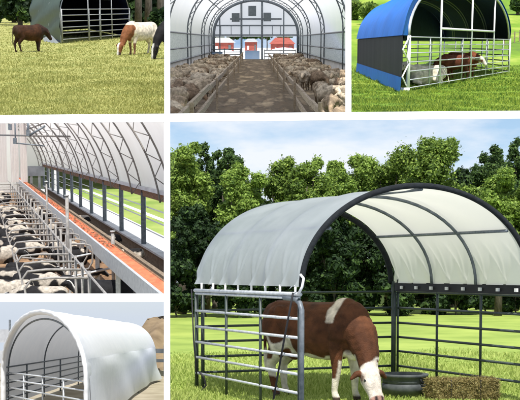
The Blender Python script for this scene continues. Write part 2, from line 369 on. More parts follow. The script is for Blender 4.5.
def coat_hereford(c,hp):
    t,a,b=head_t(c,hp); e=nz(c,6)*.05
    if -.06<t<.6 and abs(b)<.2 and abs(a)<.13+e:
        if t>.43 and abs(abs(a)-.045)<.018 and b>-.02: return (.03,.02,.02)
        return (.62,.55,.47) if t<.43+e*.5 else (.40,.23,.18)
    if -.1<t<.2 and abs(a)>=.10 and abs(a)<.34 and abs(b)<.13: return BROWN
    x,y,z=c
    if z<.07: return (.06,.04,.03)
    if x<-.35 and z<.80+e*3 and x<.1: return WHITE if nz(c,3,3)<.22 else BROWN
    if z<(.30 if x>0 else .5)+e*2 : return WHITE
    if abs(y)<.2 and z<.62+e*2: return WHITE
    if .45<x<.70 and abs(y)<.13 and z<.80+e: return WHITE
    if z>1.08 and abs(x-.34-.55*abs(y)+(1.38-z)*.5)<.075+e*1.2 : return (.66,.58,.48)
    if x<-1.0 and z<.55: return WHITE
    k=1+nz(c,2.2)*.4; return (BROWN[0]*k,BROWN[1]*k,BROWN[2]*k)
def coat_brown(c,hp):
    k=.36+nz(c,2.5)*.25
    if c[0]>.45 or c[2]<.5: return (.03,.014,.01)
    if c[0]<-.9: return (.04,.02,.012)
    return (.13*k,.05*k,.022*k)
def coat_cream_brownhead(c,hp):
    t,a,b=head_t(c,hp)
    if t>-.05 and abs(a)<.05 and t<.5: return (.7,.66,.6)
    if (t>-.1 and abs(a)<.35 and abs(b)<.3) or (c[0]>.55+nz(c,4)*.1 and c[2]<1.25): return (.20,.075,.03) if t<.35 else (.05,.03,.025)
    if c[2]<.5 and c[0]>.2: return (.2,.1,.06)
    return (.60,.53,.42)
def coat_hol(off,thr=0.0):
    def f(c,hp):
        t,a,b=head_t(c,hp)
        if -.05<t<.55 and abs(a)<.05 and abs(b)<.2: return (.72,.70,.66)
        if t>-.1 and abs(a)<.35 and abs(b)<.22: return BLACK
        if c[2]<.55 and not off==99: return (.6,.56,.5)
        return BLACK if nz(c,1.7,off)>thr-.04 else (.42,.37,.31)
    return f
def coat_black(c,hp):
    return (.012,.012,.014)
def coat_white(c,hp):
    t,a,b=head_t(c,hp); 
    return (.72,.64,.50)
def coat_redwhite(c,hp):
    t,a,b=head_t(c,hp)
    if -.06<t<.6 and abs(a)<.1 and abs(b)<.2: return (.65,.6,.5)
    return (.17,.05,.02) if nz(c,1.5,8)>-.25 else (.6,.55,.45)
GRAZE=([((.5,0,1.08),.29),((.72,0,.95),.24),((.92,0,.72),.18),((1.02,0,.50),.135)],(1.03,0,.48),(.35,0,-1))
UP=([((.5,0,1.12),.28),((.74,0,1.22),.21),((.90,0,1.32),.15)],(.92,0,1.36),(1,0,-.6))
LOW=([((.5,0,1.08),.29),((.72,0,1.05),.23),((.90,0,1.03),.17)],(.93,0,1.07),(1,0,-1.0))
LYN=([((.5,0,.5),.25),((.78,0,.66),.18),((.98,0,.78),.14)],(1.0,0,.82),(1,0,-.6))
def put_cow(g,loc,rz,s,me,hp,label,group=None,name='cow',eyes=True):
    rt=thing(g,name,loc,label,'cow',group,rz,s)
    part(rt,'body',me,None,local=True)
    if eyes:
        for sgn in(-1,1):
            mb=MB().sphere(hp[0]+hp[1]*.17+hp[2]*sgn*.112+hp[3]*.035,.022,n=8); part(rt,'eye',mb,MT['eye'],local=True)
    return rt
def sheep_mesh(name,down,tone,lying=False):
    mb=MB(); z0=.32 if lying else .55; Y=Vector((0,1,0)); Z=Vector((0,0,1))
    st=[(-.5,z0+.03,.10,.09),(-.44,z0+.02,.2,.17),(-.25,z0,.25,.235),(0,z0,.26,.26),(.22,z0+.01,.245,.225),(.38,z0+.05,.2,.17),(.46,z0+.08,.12,.1)]
    loft(mb,[((x*.88,0,z),hw*1.05,hh,Y,Z) for x,z,hh,hw in st])
    for i in range(46):
        a=random.uniform(0,2*PI); q=random.uniform(-.36,.34); mb.sphere((q,.235*math.cos(a)*(1-abs(q)*.6),z0+.03+.235*math.sin(a)*(1-abs(q)*.5)),random.uniform(.045,.075),n=8)
    if not lying:
        for s_ in(-1,1):
            chain(mb,[((.26,s_*.11,.42),.07),((.27,s_*.11,.2),.035),((.27,s_*.11,.03),.035)],n=8)
            chain(mb,[((-.3,s_*.12,.45),.09),((-.36,s_*.12,.22),.035),((-.33,s_*.12,.03),.035)],n=8)
    pz=z0+(.12 if not down else -.05); px=.62
    chain(mb,[((.36,0,z0+.08),.15),((px,0,pz+.04),.085)],n=8)
    d=Vector((1,0,-.6 if not down else -1.6)).normalized(); p=Vector((px,0,pz+.05))
    chain(mb,[(p,.095),(p+d*.13,.08),(p+d*.26,.055)],n=8)
    for s_ in(-1,1): chain(mb,[(p+Vector((0,s_*.07,.02)),.025),(p+Vector((-.02,s_*.15,.0)),.022)],n=6)
    me=remeshed(mb,.03,1); me.name=name
    def c(co):
        v=Vector(co)
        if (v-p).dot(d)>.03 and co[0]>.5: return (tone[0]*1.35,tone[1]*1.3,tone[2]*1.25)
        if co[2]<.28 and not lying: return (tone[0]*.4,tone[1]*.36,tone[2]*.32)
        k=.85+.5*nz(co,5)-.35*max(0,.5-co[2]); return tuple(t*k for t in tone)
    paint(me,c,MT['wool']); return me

# ------------------------------------------------------------------ shelters
def arch_profile(hem,apex,n=28,e=1.0,wall=None,z0=0):
    P=[]
    if wall is not None:
        for i in range(6): P.append((0,wall+(hem-wall)*i/6))
    for i in range(n+1):
        t=PI*i/n; c=math.cos(t); s_=math.sin(t)**e
        P.append((.5-.5*c,hem+(apex-hem)*s_))
    if wall is not None:
        for i in range(1,7): P.append((1,hem+(wall-hem)*i/6))
    return P
class Frame:
    def __init__(s,FL,FR,RL): s.o=Vector(FL); s.u=Vector(FR)-s.o; s.v=Vector(RL)-s.o; s.o.z=s.u.z=s.v.z=0
    def at(s,u,v,z): p=s.o+s.u*u+s.v*v; p.z=z; return p
def canopy(fr,prof,ny,disp=None,over=0.0):
    rows=[]
    for j in range(ny+1):
        v=-over+(1+2*over)*j/ny; row=[]
        for i,(u,z) in enumerate(prof):
            p=fr.at(u,v,z)
            if disp: p=p+disp(u,v,z,i/(len(prof)-1))
            row.append(p)
        rows.append(row)
    return MB().grid(rows)
def rib(mb,fr,prof,v,r,off=0.0,seg=8):
    c=fr.at(.5,v,prof[0][1]); pts=[]
    for u,z in prof:
        p=fr.at(u,v,z); pts.append(p+(c-p)*off)
    return mb.tube(pts,r,seg=seg)
def rails(mb,a,b,zs,r,drop=0.0,seg=8):
    for z in zs: mb.tube([Vector((a.x,a.y,z)),Vector((b.x,b.y,z))],r,seg=seg)
def post(mb,p,z0,z1,r,seg=8): mb.tube([(p.x,p.y,z0),(p.x,p.y,z1)],r,seg=seg)
MT['steel_rib']=mat('grey_brown_steel',(.16,.14,.13),(.26,.24,.22),rough=.6,ns=8)
MT['wood_dusty']=mat('dusty_board',(.16,.12,.085),(.28,.22,.16),rough=.9,ns=4,stretch=(3,.4,3))
# ================================================================== plot with the silver canopy shelter
g=P6
FL=g.D(303,270,17); FR=g.D(530,270,18.5); RL=g.D(197,270,20.5)
fr=Frame(FL,FR,RL)
sheet(g,'lawn',[(-12,18,0),(16,18,0),(60,130,0),(-30,130,0)],MT['lawn'],nx=12,ny=20)
rt=thing(g,'livestock_shelter',fr.at(.5,.5,0),'open shelter with silver-grey arched canopy and dark trim over a brown and white cow','shelter')
HEM=1.68; APX=3.03; prof=arch_profile(HEM,APX,64,e=1.0)
C6=fr.at(.5,.5,1.9)
def disp(u,v,z,s_):
    h=(z-HEM)/(APX-HEM); k=max(0,1-h*1.35)
    fold=math.sin(v*3*PI*2*1.0+.6)*math.sin(h*4+v*9)*.5+math.sin(v*37+math.sin(h*6)*1.6)*.35+abs(math.sin(v*3*PI))*-.9
    sag=-.028*abs(math.sin(v*3*PI))
    d=(fr.at(.5,v,z)-fr.at(u,v,z)); 
    if d.length>1e-4: d.normalize()
    else: d=Vector((0,0,0))
    w=.05*k*fold
    for q in range(8):
        c=.02+q*.137
        for sl in(-.11,.0,.10):
            t=(v-c-sl*h*1.6)/.011
            if abs(t)<3: w+=.075*max(0,1-h*1.9)*math.exp(-t*t)*(1 if sl else .6)
    w-=.03*k
    return d*(-w*.55)+Vector((0,0,sag*min(1,h*2)+.012*math.sin(v*23+u*17)*(1-abs(2*u-1))))
cn=part(rt,'canopy',canopy(fr,prof,260,disp,.004),MT['canopy_silver'])
#fr.at(.006,.006,0),fr.at(.994,.006,0),fr.at(.006,.994,0)); part(rt,'lining',canopy(lin_,[(u,z-.025*(z>HEM+.05)) for u,z in prof],60,lambda u,v,z,s_:disp(u,v,z,s_)*.6,0),MT['cream'],label='cream inner face of the canopy')
rows=[[fr.at(.997+.002*math.sin(v*40),v,z) for z in(1.545,1.62,HEM+.01)] for v in np.linspace(.0,1,60)]
part(rt,'skirt',MB().grid(rows),MT['rope'],label='black skirt band laced under the right edge of the canopy')
for i in range(8):
    c=fr.at(.988,.07+i*.122,1.61); t0_=MB().box(c,(.03,.06,.05),rz=.4); part(rt,'clip',t0_,MT['strap'],smooth=False)
tb=MB(); rib(tb,fr,prof,0,.040,-.01,10); part(rt,'front_trim',tb,MT['trim_dark'],parent=None)
tb=MB(); rib(tb,fr,prof,.995,.045,.05,10); part(rt,'rear_trim',tb,MT['trim_dark'])
full=[(0,0)]+[(0,1.2)]+prof+[(1,1.2),(1,0)]
for v in (0.015,.34,.67,.985):
    if .1<v<.9: tb=MB(); rib(tb,fr,arch_profile(HEM,APX-.03,30,e=.98),v,.024,.03); part(rt,'rib',tb,MT['steel_dark'])
    for u in(.02,.98):
        if .1<v<.9 or (u<.5 and v<.1): continue
        tb=MB(); post(tb,fr.at(u,v,0),0,HEM+.03,.028); part(rt,'post',tb,MT['green_steel'] if v<.9 or u>.5 else MT['green_steel'])
for k in(13,32,51):
    u,z=prof[k]; c=Vector((.5-u,0)) ; tb=MB(); uu=u+(.5-u)*.03; tb.tube([fr.at(uu,0,z-.035),fr.at(uu,1,z-.035)],.022); part(rt,'purlin',tb,MT['steel_dark'])
# straps under both hems
for u in(0,):
    for i in range(8):
        v=.06+i*.127; p=fr.at(u,v,0); tb=MB(); q=fr.at(u,v+.012,0)
        tb.tube([p+Vector((0,0,HEM+.02)),(p+q)/2+Vector((.01,-.02,1.6)),q+Vector((0,0,1.53))],.018,seg=6); part(rt,'strap',tb,MT['strap'])
ZR=[.28,.53,.77,1.01,1.26,1.53]
def corral(name,a,b,n,mt,zs=ZR,r=.02,top=None,lbl=None,pm=None):
    tb=MB(); rails(tb,a,b,zs,r); o=part(rt,'corral_panel',tb,mt,label=lbl)
    for i in range(n+1):
        p=a.lerp(b,i/n); t2=MB(); post(t2,p,.04,zs[-1] if name!='r' else 1.74,r*1.05); part(rt,'upright',t2,pm or MT['green_steel'],parent=o)
    return o
o=corral('l',fr.at(-.01,0.01,0),fr.at(-.01,.99,0),3,MT['galv'],lbl='light galvanised rails of the side panel beside the cow')
o=corral('r',fr.at(1.01,0.01,0),fr.at(1.01,.99,0),3,MT['green_steel'],lbl='dark green rails of the panel on the far side')
tb=MB(); rails(tb,fr.at(1.01,0,0),fr.at(1.01,1,0),[1.56],.028); part(rt,'top_rail',tb,MT['galv'])
tb=MB(); rails(tb,fr.at(-.01,0,0),fr.at(-.01,1,0),[1.58],.028); part(rt,'top_rail',tb,MT['galv'])
o=corral('b',fr.at(0,1,0),fr.at(1,1,0),2,MT['green_steel'],lbl='dark green rails across the rear')
# curved front end of the side panel
a=fr.at(-.01,-.01,0); b=fr.at(-.01,.13,0); tb=MB()
tb.tube([a+Vector((0,0,.1)),a+Vector((0,0,1.0)),a+Vector((0,0,1.38)),a.lerp(b,.12)+Vector((0,0,1.47)),a.lerp(b,.35)+Vector((0,0,1.52)),b+Vector((0,0,1.53))],.036,seg=10)
part(rt,'gate_end',tb,MT['steel_dark'])
tb=MB(); p=fr.at(-.03,.02,0); q=fr.at(-.03,.18,0); tb.tube([p+Vector((0,0,1.6)),p.lerp(q,.5)+Vector((.0,-.03,.9)),q+Vector((0,0,.15))],.015,seg=6); part(rt,'strap',tb,MT['rope'])
p=fr.at(-.03,.99,0); q=fr.at(-.03,.93,0); tb=MB(); tb.tube([p+Vector((0,0,1.6)),p.lerp(q,.4)+Vector((0,-.03,.8)),q+Vector((0,0,.2))],.013,seg=6); part(rt,'strap',tb,MT['rope'])
p=fr.at(-.04,.88,0); tb=MB(); tb.tube([p+Vector((0,0,.33)),p+Vector((.07,0,.24)),p+Vector((.1,0,.12)),p+Vector((0.02,0,.02)),p+Vector((-.12,0,.03))],.016,seg=6); part(rt,'hose_loop',tb,MT['rope'])
# white buckle at the hem corner
tb=MB(); p=fr.at(0,-.01,0); tb.tube([p+Vector((-.05,0,1.84)),p+Vector((-.01,-.05,1.79)),p+Vector((-.03,-.05,1.68)),p+Vector((-.08,0,1.58))],.018,seg=8); part(rt,'tie',tb,MT['strap'])
# cow
neck=[((.50,0,1.06),.29),((.70,-.02,.92),.235),((.84,-.06,.68),.175),((.92,-.12,.47),.13)]
me,hp=cow_mesh('body',neck,(.93,-.15,.45),(.62,-.26,-.85),coat_hereford,.017,stride=.05,udder=True,fat=.93)
hind=g.G(291,398.5); front=g.G(343,405)
mid=(hind+front)/2; ang=math.radians(-43)
cow6=put_cow(g,(g.D(322,270,19.05).x,19.05,0),ang,1.06,me,hp,'large brown cow with white face, belly and legs, head lowered beside the tub')
# nostrils
# tub
c=g.D(404.5,270,19.4); c.z=-.02; tbr=thing(g,'water_tub',c,'round dark grey tub with a wide rim, standing right of the cow','tub')
def lathe(prof_,n=36,sx=1,sy=1):
    mb=MB(); rows=[[Vector((r*math.cos(2*PI*k/n)*sx,r*math.sin(2*PI*k/n)*sy,z)) for k in range(n+1)] for r,z in prof_]; return mb.grid(rows)
part(tbr,'shell',lathe([(.0,.0),(.29,0),(.31,.1),(.325,.1),(.33,.22),(.315,.23),(.33,.32),(.36,.33),(.37,.37),(.345,.375),(.325,.33),(.31,.12),(0,.1)]),MT['tub'],local=True)
part(tbr,'water',lathe([(0,.27),(.317,.27)]),MT['water'],local=True)
for a in (2.4,-.7):
    mb=MB().tube([(.35*math.cos(a+k),.35*math.sin(a+k),.31+z) for k,z in((-.2,0),(-.12,-.06),(.12,-.06),(.2,0))],.014,seg=6); part(tbr,'handle',mb,MT['rope'],local=True)
# hay bale
c=g.D(463,270,19.0); c.z=0
mb=MB(); nx=60; W,Dp,Hh=.96,.42,.29
for k in range(1):
    def bp(a,b_,cc):
        q=Vector((a*W/2,b_*Dp/2,(cc+1)*Hh/2)); n_=noise.noise_vector(q*9)*.02+noise.noise_vector(q*28)*.012; return q+n_
    N=34
    for ax in range(3):
        for sgn in(-1,1):
            rows=[]
            for i in range(N+1):
                row=[]
                for j in range(N+1):
                    a=-1+2*i/N; b_=-1+2*j/N
                    q=[0,0,0]; q[ax]=sgn; q[(ax+1)%3]=a; q[(ax+2)%3]=b_; row.append(bp(*q))
                rows.append(row)
            mb.grid(rows)
hb=thing(g,'hay_bale',c,'rectangular bale of brown hay lying right of the grey tub','hay bale',None,.12)
part(hb,'bale',mb,MT['hay'],local=True)
n=9000; P=RNG.uniform(-1,1,(n,3)); ax=RNG.integers(0,3,n); P[np.arange(n),ax]=np.sign(P[np.arange(n),ax]); C=P*np.array([W/2,Dp/2,Hh/2])+np.array([0,0,Hh/2]); U=RNG.normal(size=(n,3))*.034; V=np.cross(U,RNG.normal(size=(n,3))); V/=np.linalg.norm(V,axis=1)[:,None]; V*=.003
o=part(hb,'loose_straw',quads_mesh('straw',C,U,V,MT['hay']),None,local=True,kind='stuff')
for x in(-.22,.22):
    mb2=MB().tube([(x,-Dp/2-.012,.0),(x,-Dp/2-.014,Hh+.01),(x,Dp/2+.01,Hh+.01),(x,Dp/2+.012,0)],.006,seg=5); part(hb,'twine',mb2,MT['rope'],local=True)
grass(g,'grass',(160,545),(352,418),42000,.07,1.0,MT['blade6'],'rough short grass around the shelter with the brown and white cow',clump=.9)
#grass(g,'far_grass',(160,545),(322,356),12000,.03,.9,MT['blade6'],'smooth sunlit lawn beyond the silver shelter')
# trees: (px, distance, width px, top y, crown bottom y, material, label, leaves, kind)
TR=[(182,56,62,137,250,'leaf_bright','sunlit yellow-green tree at the far left of the tree line','broadleaf_tree',7500,1.0),
(206,60,40,142,240,'leaf_dark','slim dark tree tip rising behind the leftmost sunlit tree','conifer',3500,-1),
(226,59,44,143,240,'leaf_dark','dark twin-topped tree left of the canopy','broadleaf_tree',6000,1.0),
(243,54,52,161,245,'leaf_bright','bright rounded tree just behind the left shoulder of the canopy','broadleaf_tree',6500,1.0),
(283,60,56,154,250,'leaf_mid','mid-green open tree with sky gaps above the canopy','broadleaf_tree',4200,1.0),
(322,58,60,151,250,'leaf_bright','ragged light green tree above the middle of the canopy','broadleaf_tree',6000,1.0),
(362,62,56,153,250,'leaf_bright','low thin yellow-green tree left of the conifer tip','broadleaf_tree',4200,1.0),
(388,60,46,150,250,'leaf_mid','narrower mid-green tree touching the big round tree','broadleaf_tree',5000,1.0),
(306,55,46,163,255,'leaf_mid','low mid-green tree filling the line above the canopy ridge','broadleaf_tree',4500,1.0),
(344,55,44,166,255,'leaf_bright','lowest light green tree just above the canopy, right of the ragged one','broadleaf_tree',4000,1.0),
(432,57,92,135,250,'leaf_mid','biggest round green tree above the canopy top','broadleaf_tree',12000,1.0),
(490,63,46,138,240,'leaf_dark','dark dense tree behind the right end of the canopy','broadleaf_tree',6500,1.0),
(514,60,40,138,240,'leaf_dark','dark pointed tree at the right edge','conifer',4500,-1),
(498,54,50,163,250,'leaf_bright','bright low tree in front of the dark trees at the right','broadleaf_tree',6500,1.0),
(528,54,44,172,260,'leaf_mid','mid-green tree cut by the right edge, lower than its neighbours','broadleaf_tree',5000,1.0)]
for px,d,w,ty,by,m,lb,kd,n,sh in TR: tree(g,px,d,w,ty,by,MT[m],lb,n=int(n*6.5),leaf=.062,kind=kd,shape=sh,blobs=20,group='trees behind the silver shelter')
i=0
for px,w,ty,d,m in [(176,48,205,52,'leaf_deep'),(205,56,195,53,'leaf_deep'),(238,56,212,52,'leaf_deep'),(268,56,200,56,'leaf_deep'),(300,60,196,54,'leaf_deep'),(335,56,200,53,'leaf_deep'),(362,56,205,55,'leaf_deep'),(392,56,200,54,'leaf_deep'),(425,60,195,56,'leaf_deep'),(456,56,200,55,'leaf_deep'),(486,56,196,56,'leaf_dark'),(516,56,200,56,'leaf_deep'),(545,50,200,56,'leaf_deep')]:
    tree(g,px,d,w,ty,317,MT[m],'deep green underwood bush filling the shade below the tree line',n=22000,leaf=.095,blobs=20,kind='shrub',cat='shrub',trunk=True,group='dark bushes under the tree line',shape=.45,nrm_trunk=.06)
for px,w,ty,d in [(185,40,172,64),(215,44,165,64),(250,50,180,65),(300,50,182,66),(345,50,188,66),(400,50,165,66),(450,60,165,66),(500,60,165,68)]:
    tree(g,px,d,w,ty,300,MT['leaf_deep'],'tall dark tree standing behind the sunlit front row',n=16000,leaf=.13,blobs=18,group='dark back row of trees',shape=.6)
# ================================================================== plot with the green shelter and three cows
g=P1
def z1(x,y): return np.where(y>95,(y-95)*.006,0)*1.0
sheet(g,'meadow',[(-9,22,0),(2,22,0),(8,230,0),(-60,230,0)],MT['meadow'],nx=10,ny=30)
grass(g,'grass',(-6,168),(21,118),52000,.045,.7,MT['blade1'],'dry yellow-green meadow grass around the green shelter',clump=.6)
FL=g.G(60.5,43.5); FR=g.G(130,37.2); RL=g.G(31,33.5); fr=Frame(FL,FR,RL)
rt=thing(g,'livestock_shelter',fr.at(.5,.4,0),'dark green tarpaulin shelter with a barred front, behind the brown cow','shelter')
zt=1.75; ap=3.7; prof=arch_profile(zt,ap,24,wall=.12)
def disp(u,v,z,s_): return Vector((.05*math.sin(v*9+z*5),0,.03*math.sin(v*14+u*6)))+Vector((0,0,0))
part(rt,'canopy',canopy(fr,prof,40,disp,.01),MT['canopy_green'])
# lining / dark back sheet
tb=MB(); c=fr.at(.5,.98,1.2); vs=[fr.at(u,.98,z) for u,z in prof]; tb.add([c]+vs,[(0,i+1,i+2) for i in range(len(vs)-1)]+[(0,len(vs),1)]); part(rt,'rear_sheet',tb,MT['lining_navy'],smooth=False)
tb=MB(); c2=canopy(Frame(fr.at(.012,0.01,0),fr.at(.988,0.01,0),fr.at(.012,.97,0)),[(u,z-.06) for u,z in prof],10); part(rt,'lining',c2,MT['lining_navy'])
for v in(0,.33,.66):
    tb=MB(); rib(tb,fr,arch_profile(zt,ap,24,wall=0),v,.035 if v==0 else .025,.02); part(rt,'rib',tb,MT['galv'])
ZR=[.25,.62,1.0,1.38,1.75,2.12]
ZR=[.22,.55,.88,1.21,1.54,1.86]
for nm,a,b in(('gate',.02,.36),('gate',.37,.52),('gate',.53,.99)):
    tb=MB(); rails(tb,fr.at(a,-.01,0),fr.at(b,-.01,0),ZR,.026)
    pass
    o=part(rt,'gate',tb,MT['steel_mid'])
    for uu in(a,b): tb2=MB(); post(tb2,fr.at(uu,-.01,0),.08,1.9,.042); part(rt,'upright',tb2,MT['steel_mid'],parent=o)
for u in(.36,.53,.70):
    tb=MB(); post(tb,fr.at(u,-.012,0),0,3.3,.04); part(rt,'front_post',tb,MT['steel_mid'])
tb=MB(); rails(tb,fr.at(.36,-.01,0),fr.at(.70,-.01,0),[2.45],.035); part(rt,'lintel',tb,MT['steel_mid'])
tb=MB(); a=g.G(41,41.5); b=fr.at(0,.02,0); 
tb.grid([[Vector(g.D(43,38,b.y+6)),Vector(g.D(45,46.5,b.y+1))],[fr.at(0,.25,.35),fr.at(-.02,0.0,.05)]]); part(rt,'loose_flap',tb,MT['canopy_silver'],smooth=False,label='pale loose flap of tarpaulin')
# cows
me,hp=cow_mesh('body',LOW[0],(.93,0,1.0),(.8,0,-1.0),coat_brown,.03,stride=.06,fat=1.12)
put_cow(g,g.G(31.5,52),math.radians(42),.9,me,hp,'dark brown cow walking right, in front of the green shelter')
me,hp=cow_mesh('body',*GRAZE[:1],(1.16,0,.46),(.35,0,-1),coat_cream_brownhead,.03,stride=.05,fat=1.1)
put_cow(g,g.G(139.5,54.5),math.radians(180+52),1.02,me,hp,'cream cow with brown head grazing, right of the green shelter')
me,hp=cow_mesh('body',GRAZE[0],(1.03,0,.48),(.3,0,-1),coat_hol(99,-.8),.035)
put_cow(g,g.G(178,58.5),math.radians(180+42),1.1,me,hp,'black cow with white face cut by the right edge of the meadow view')
# woods
lb=['dense dark tree at the left end of the wood behind the meadow','dark tree with lighter leaves directly left of the green shelter','dark tree rising behind the green shelter','dark tree behind the grazing cream cow','shaded tree at the right end of the wood behind the meadow','dim tree between the shelter and the cream cow','tall dim tree at the left edge of the wood']
k=0
for px,w,d,by,m in [(-4,44,150,20,'leaf_deep'),(14,34,165,19,'leaf_dark'),(34,36,160,22,'leaf_deep'),(140,34,118,30,'leaf_dark'),(152,32,110,34,'leaf_deep'),(132,30,125,28,'leaf_deep'),(20,34,140,21,'leaf_deep')]:
    tree(g,px,d,w,-35,by,MT[m],lb[k],n=6000,leaf=.5,blobs=22,shape=.3,group='wood behind the meadow',nrm_trunk=.3); k+=1
for px,d in((148,100),(160,98),(118,130),(124,112),(138,104)):
    p=g.D(px,30,d); p.z=0; rt2=thing(g,'tree_trunk',p,'bare dark trunk standing at the shaded edge of the wood','tree','bare trunks at the wood edge')
    part(rt2,'trunk',MB().tube([(0,0,-.2),(.1,0,3),(0,.1,9)],[.3,.26,.2]),MT['bark'],local=True)
for px,d,w in((140,116,40),(165,112,40),(160,90,16)):
    tree(g,px,d,w,12,33 if d>100 else 38,MT['leaf_deep'],'low dark undergrowth at the foot of the wood right of the shelter',n=4000,leaf=.4,blobs=14,shape=.3,kind='shrub',cat='shrub',trunk=True,group='undergrowth right of the green shelter')

# ================================================================== plot with the blue shelter
g=P3
def zz(x,y):
    y=np.asarray(y,dtype=float); x=np.asarray(x,dtype=float)
    return np.where(y>130,(y-130)*.10+((y-130)/130)**2*1.5,0)+np.where(y>130,1,0)*1.5*np.sin(x*.03+y*.02)*np.minimum(1,(y-130)/80)
def zf(x,y): return float(zz(x,y))
a=sheet(g,'pasture',[(0,34,0),(12,34,0),(150,420,0),(0,420,0)],MT['pasture'],zf=zf,nx=24,ny=60)
grass(g,'grass',(347,528),(60,117),70000,.06,.6,MT['blade3'],'lush green pasture grass in front of the blue shelter',clump=1.3)
FL=g.G(401.5,92.8); FR=g.G(508.5,73.3); RL=g.G(357,71.8); fr=Frame(FL,FR,RL)
HEM=2.36; 
apx=g.D(452,-26,70).z; prof=arch_profile(HEM,apx,40,e=.92)
rt=thing(g,'livestock_shelter',fr.at(.4,.4,0),'blue canopy shelter with black mesh walls and white barred front','shelter')
def disp(u,v,z,s_):
    k=min(1,max(0,(z-HEM)/.5)); return Vector((-.06*(1-k),0,k*(-.09*abs(math.sin(v*4*PI))+.05*math.sin(v*29+u*20))))
part(rt,'canopy',canopy(fr,prof,60,disp,.012),MT['canopy_blue'])
rows=[[fr.at(.5+(u-.5)*k,-.003,HEM+(z-HEM)*k) for k in(1.0,.94)] for u,z in prof]; part(rt,'fascia',MB().grid(rows),MT['canopy_blue'])
lp=[(u,z-.12) for u,z in prof]
part(rt,'lining',canopy(Frame(fr.at(.01,.005,0),fr.at(.99,.005,0),fr.at(.01,.99,0)),lp,20),MT['lining_navy'])
tb=MB(); zb=g.proj; c=fr.at(.5,.97,HEM+.6); vs=[fr.at(.012+.976*u,.97,z) for u,z in lp]; tb.add([c]+vs,[(0,i+1,i+2) for i in range(len(vs)-1)]+[(0,len(vs),1)]); part(rt,'rear_gable',tb,MT['lining_navy'],smooth=False)
# left wall
rows=[]
for j in range(61):
    v=j/60; rows.append([fr.at(0,v,z)+fr.u.normalized()*(.05*math.sin(v*60)) for z in(.62,1.2,1.8,HEM-.02)])
part(rt,'mesh_wall',MB().grid(rows),MT['mesh_black'])
rows=[]
for j in range(41):
    v=j/40; rows.append([fr.at(-.008-.002*math.sin(v*15),v,.02),fr.at(-.006,v,.3),fr.at(-.003,v,.64)])
part(rt,'skirt',MB().grid(rows),MT['canopy_blue'])
# left rear lower part of far side partly dark
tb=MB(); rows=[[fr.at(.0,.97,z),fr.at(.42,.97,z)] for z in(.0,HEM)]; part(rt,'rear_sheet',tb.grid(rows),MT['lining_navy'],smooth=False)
for v in(-.006,.25,.5,.75):
    tb=MB(); rib(tb,fr,arch_profile(HEM,apx-.06,30,e=.92),v,.07 if v<0 else .05,.06 if v<0 else .03); part(rt,'rib',tb,MT['galv'],label='front arch tube' if v<0 else None)
    if v>0:
        tb=MB(); rib(tb,fr,arch_profile(HEM,apx-.06,30,e=.92),v+.012,.04,.07); part(rt,'rib',tb,MT['galv'])
    for u in(0.03,.996):
        tb=MB(); post(tb,fr.at(u,v,0),0,HEM,.06 if v<0 else .05); part(rt,'post',tb,MT['white_paint'])
# truss corner post
tb=MB(); a=fr.at(.0,-.004,0); b=fr.at(.035,-.01,0); post(tb,b,0,HEM,.055)
for i in range(4):
    p,q=(a,b) if i%2 else (b,a); tb.tube([p+Vector((0,0,.1+i*.56)),q+Vector((0,0,.66+i*.56))],.035,seg=6)
tb.box((a+b)/2+Vector((0,0,.1)),(.36,.2,.2)); part(rt,'corner_truss',tb,MT['white_paint'])
ZR=[.16,.50,.86,1.24,1.62,1.98,2.3]
for a,b in((.035,.30),(.30,.555),(.555,.80),(.80,.985)):
    tb=MB(); rails(tb,fr.at(a,-.006,0),fr.at(b,-.006,0),ZR,.027); o=part(rt,'gate',tb,MT['galv'])
    tb=MB(); m=(a+b)/2; post(tb,fr.at(m,-.006,0),.1,2.3,.035); part(rt,'upright',tb,MT['galv'],parent=o)
def uof(px):
    return min([i/400 for i in range(401)],key=lambda t:abs(g.proj(fr.at(t,0,1))[0]-px))
def topz(u): 
    return HEM+(apx-HEM)*math.sin(math.acos(max(-1,min(1,1-2*u))))**.92
us=[uof(439.5),uof(470),uof(492.3)]
for u in us:
    tb=MB(); post(tb,fr.at(u,-.007,0),0,topz(u)-.05,.052); part(rt,'front_post',tb,MT['white_paint'])
tb=MB(); z=g.D(440,28.5,fr.at(us[0],0,0).y).z; z2=g.D(492,31.5,fr.at(us[2],0,0).y).z; tb.tube([fr.at(us[0],-.008,z),fr.at(us[2],-.008,z2)],.055); part(rt,'crossbar',tb,MT['white_paint'])
for a,b in((Vector((.43,.97,0)),Vector((.99,.97,0))),(Vector((.995,0,0)),Vector((.995,.97,0)))):
    tb=MB(); rails(tb,fr.at(a.x,a.y,0),fr.at(b.x,b.y,0),ZR,.04); o=part(rt,'corral_panel',tb,MT['galv'])
    for i in range(4):
        tb=MB(); t=i/3; post(tb,fr.at(a.x+(b.x-a.x)*t,a.y+(b.y-a.y)*t,0),0,2.3,.05); part(rt,'upright',tb,MT['galv'],parent=o)
me,hp=cow_mesh('body',LYN[0],(1.0,0,.82),(1,0,-.6),coat_white,.04,lying=True)
p=g.G(425,85); put_cow(g,p,math.radians(-150),1.25,me,hp,'cream cow lying at the left behind the bars of the blue shelter')
me,hp=cow_mesh('body',LOW[0],(1.08,0,1.05),(1,0,-1.1),coat_brown,.04)
def cb(c,hp): k=1+nz(c,2)*.4; return (.12*k,.035*k,.016*k)
me,hp=cow_mesh('body',LOW[0],(.93,0,1.05),(.8,0,-1.0),cb,.035,stride=.04,fat=1.12)
p=g.G(452,81.0); put_cow(g,p,math.radians(205),1.05,me,hp,'reddish brown cow standing in the middle of the blue shelter')
me,hp=cow_mesh('body',LOW[0],LOW[1],LOW[2],coat_redwhite,.04)
p=g.G(464,78.5); put_cow(g,p,math.radians(-35),1.12,me,hp,'red cow with white face standing rearmost in the blue shelter')
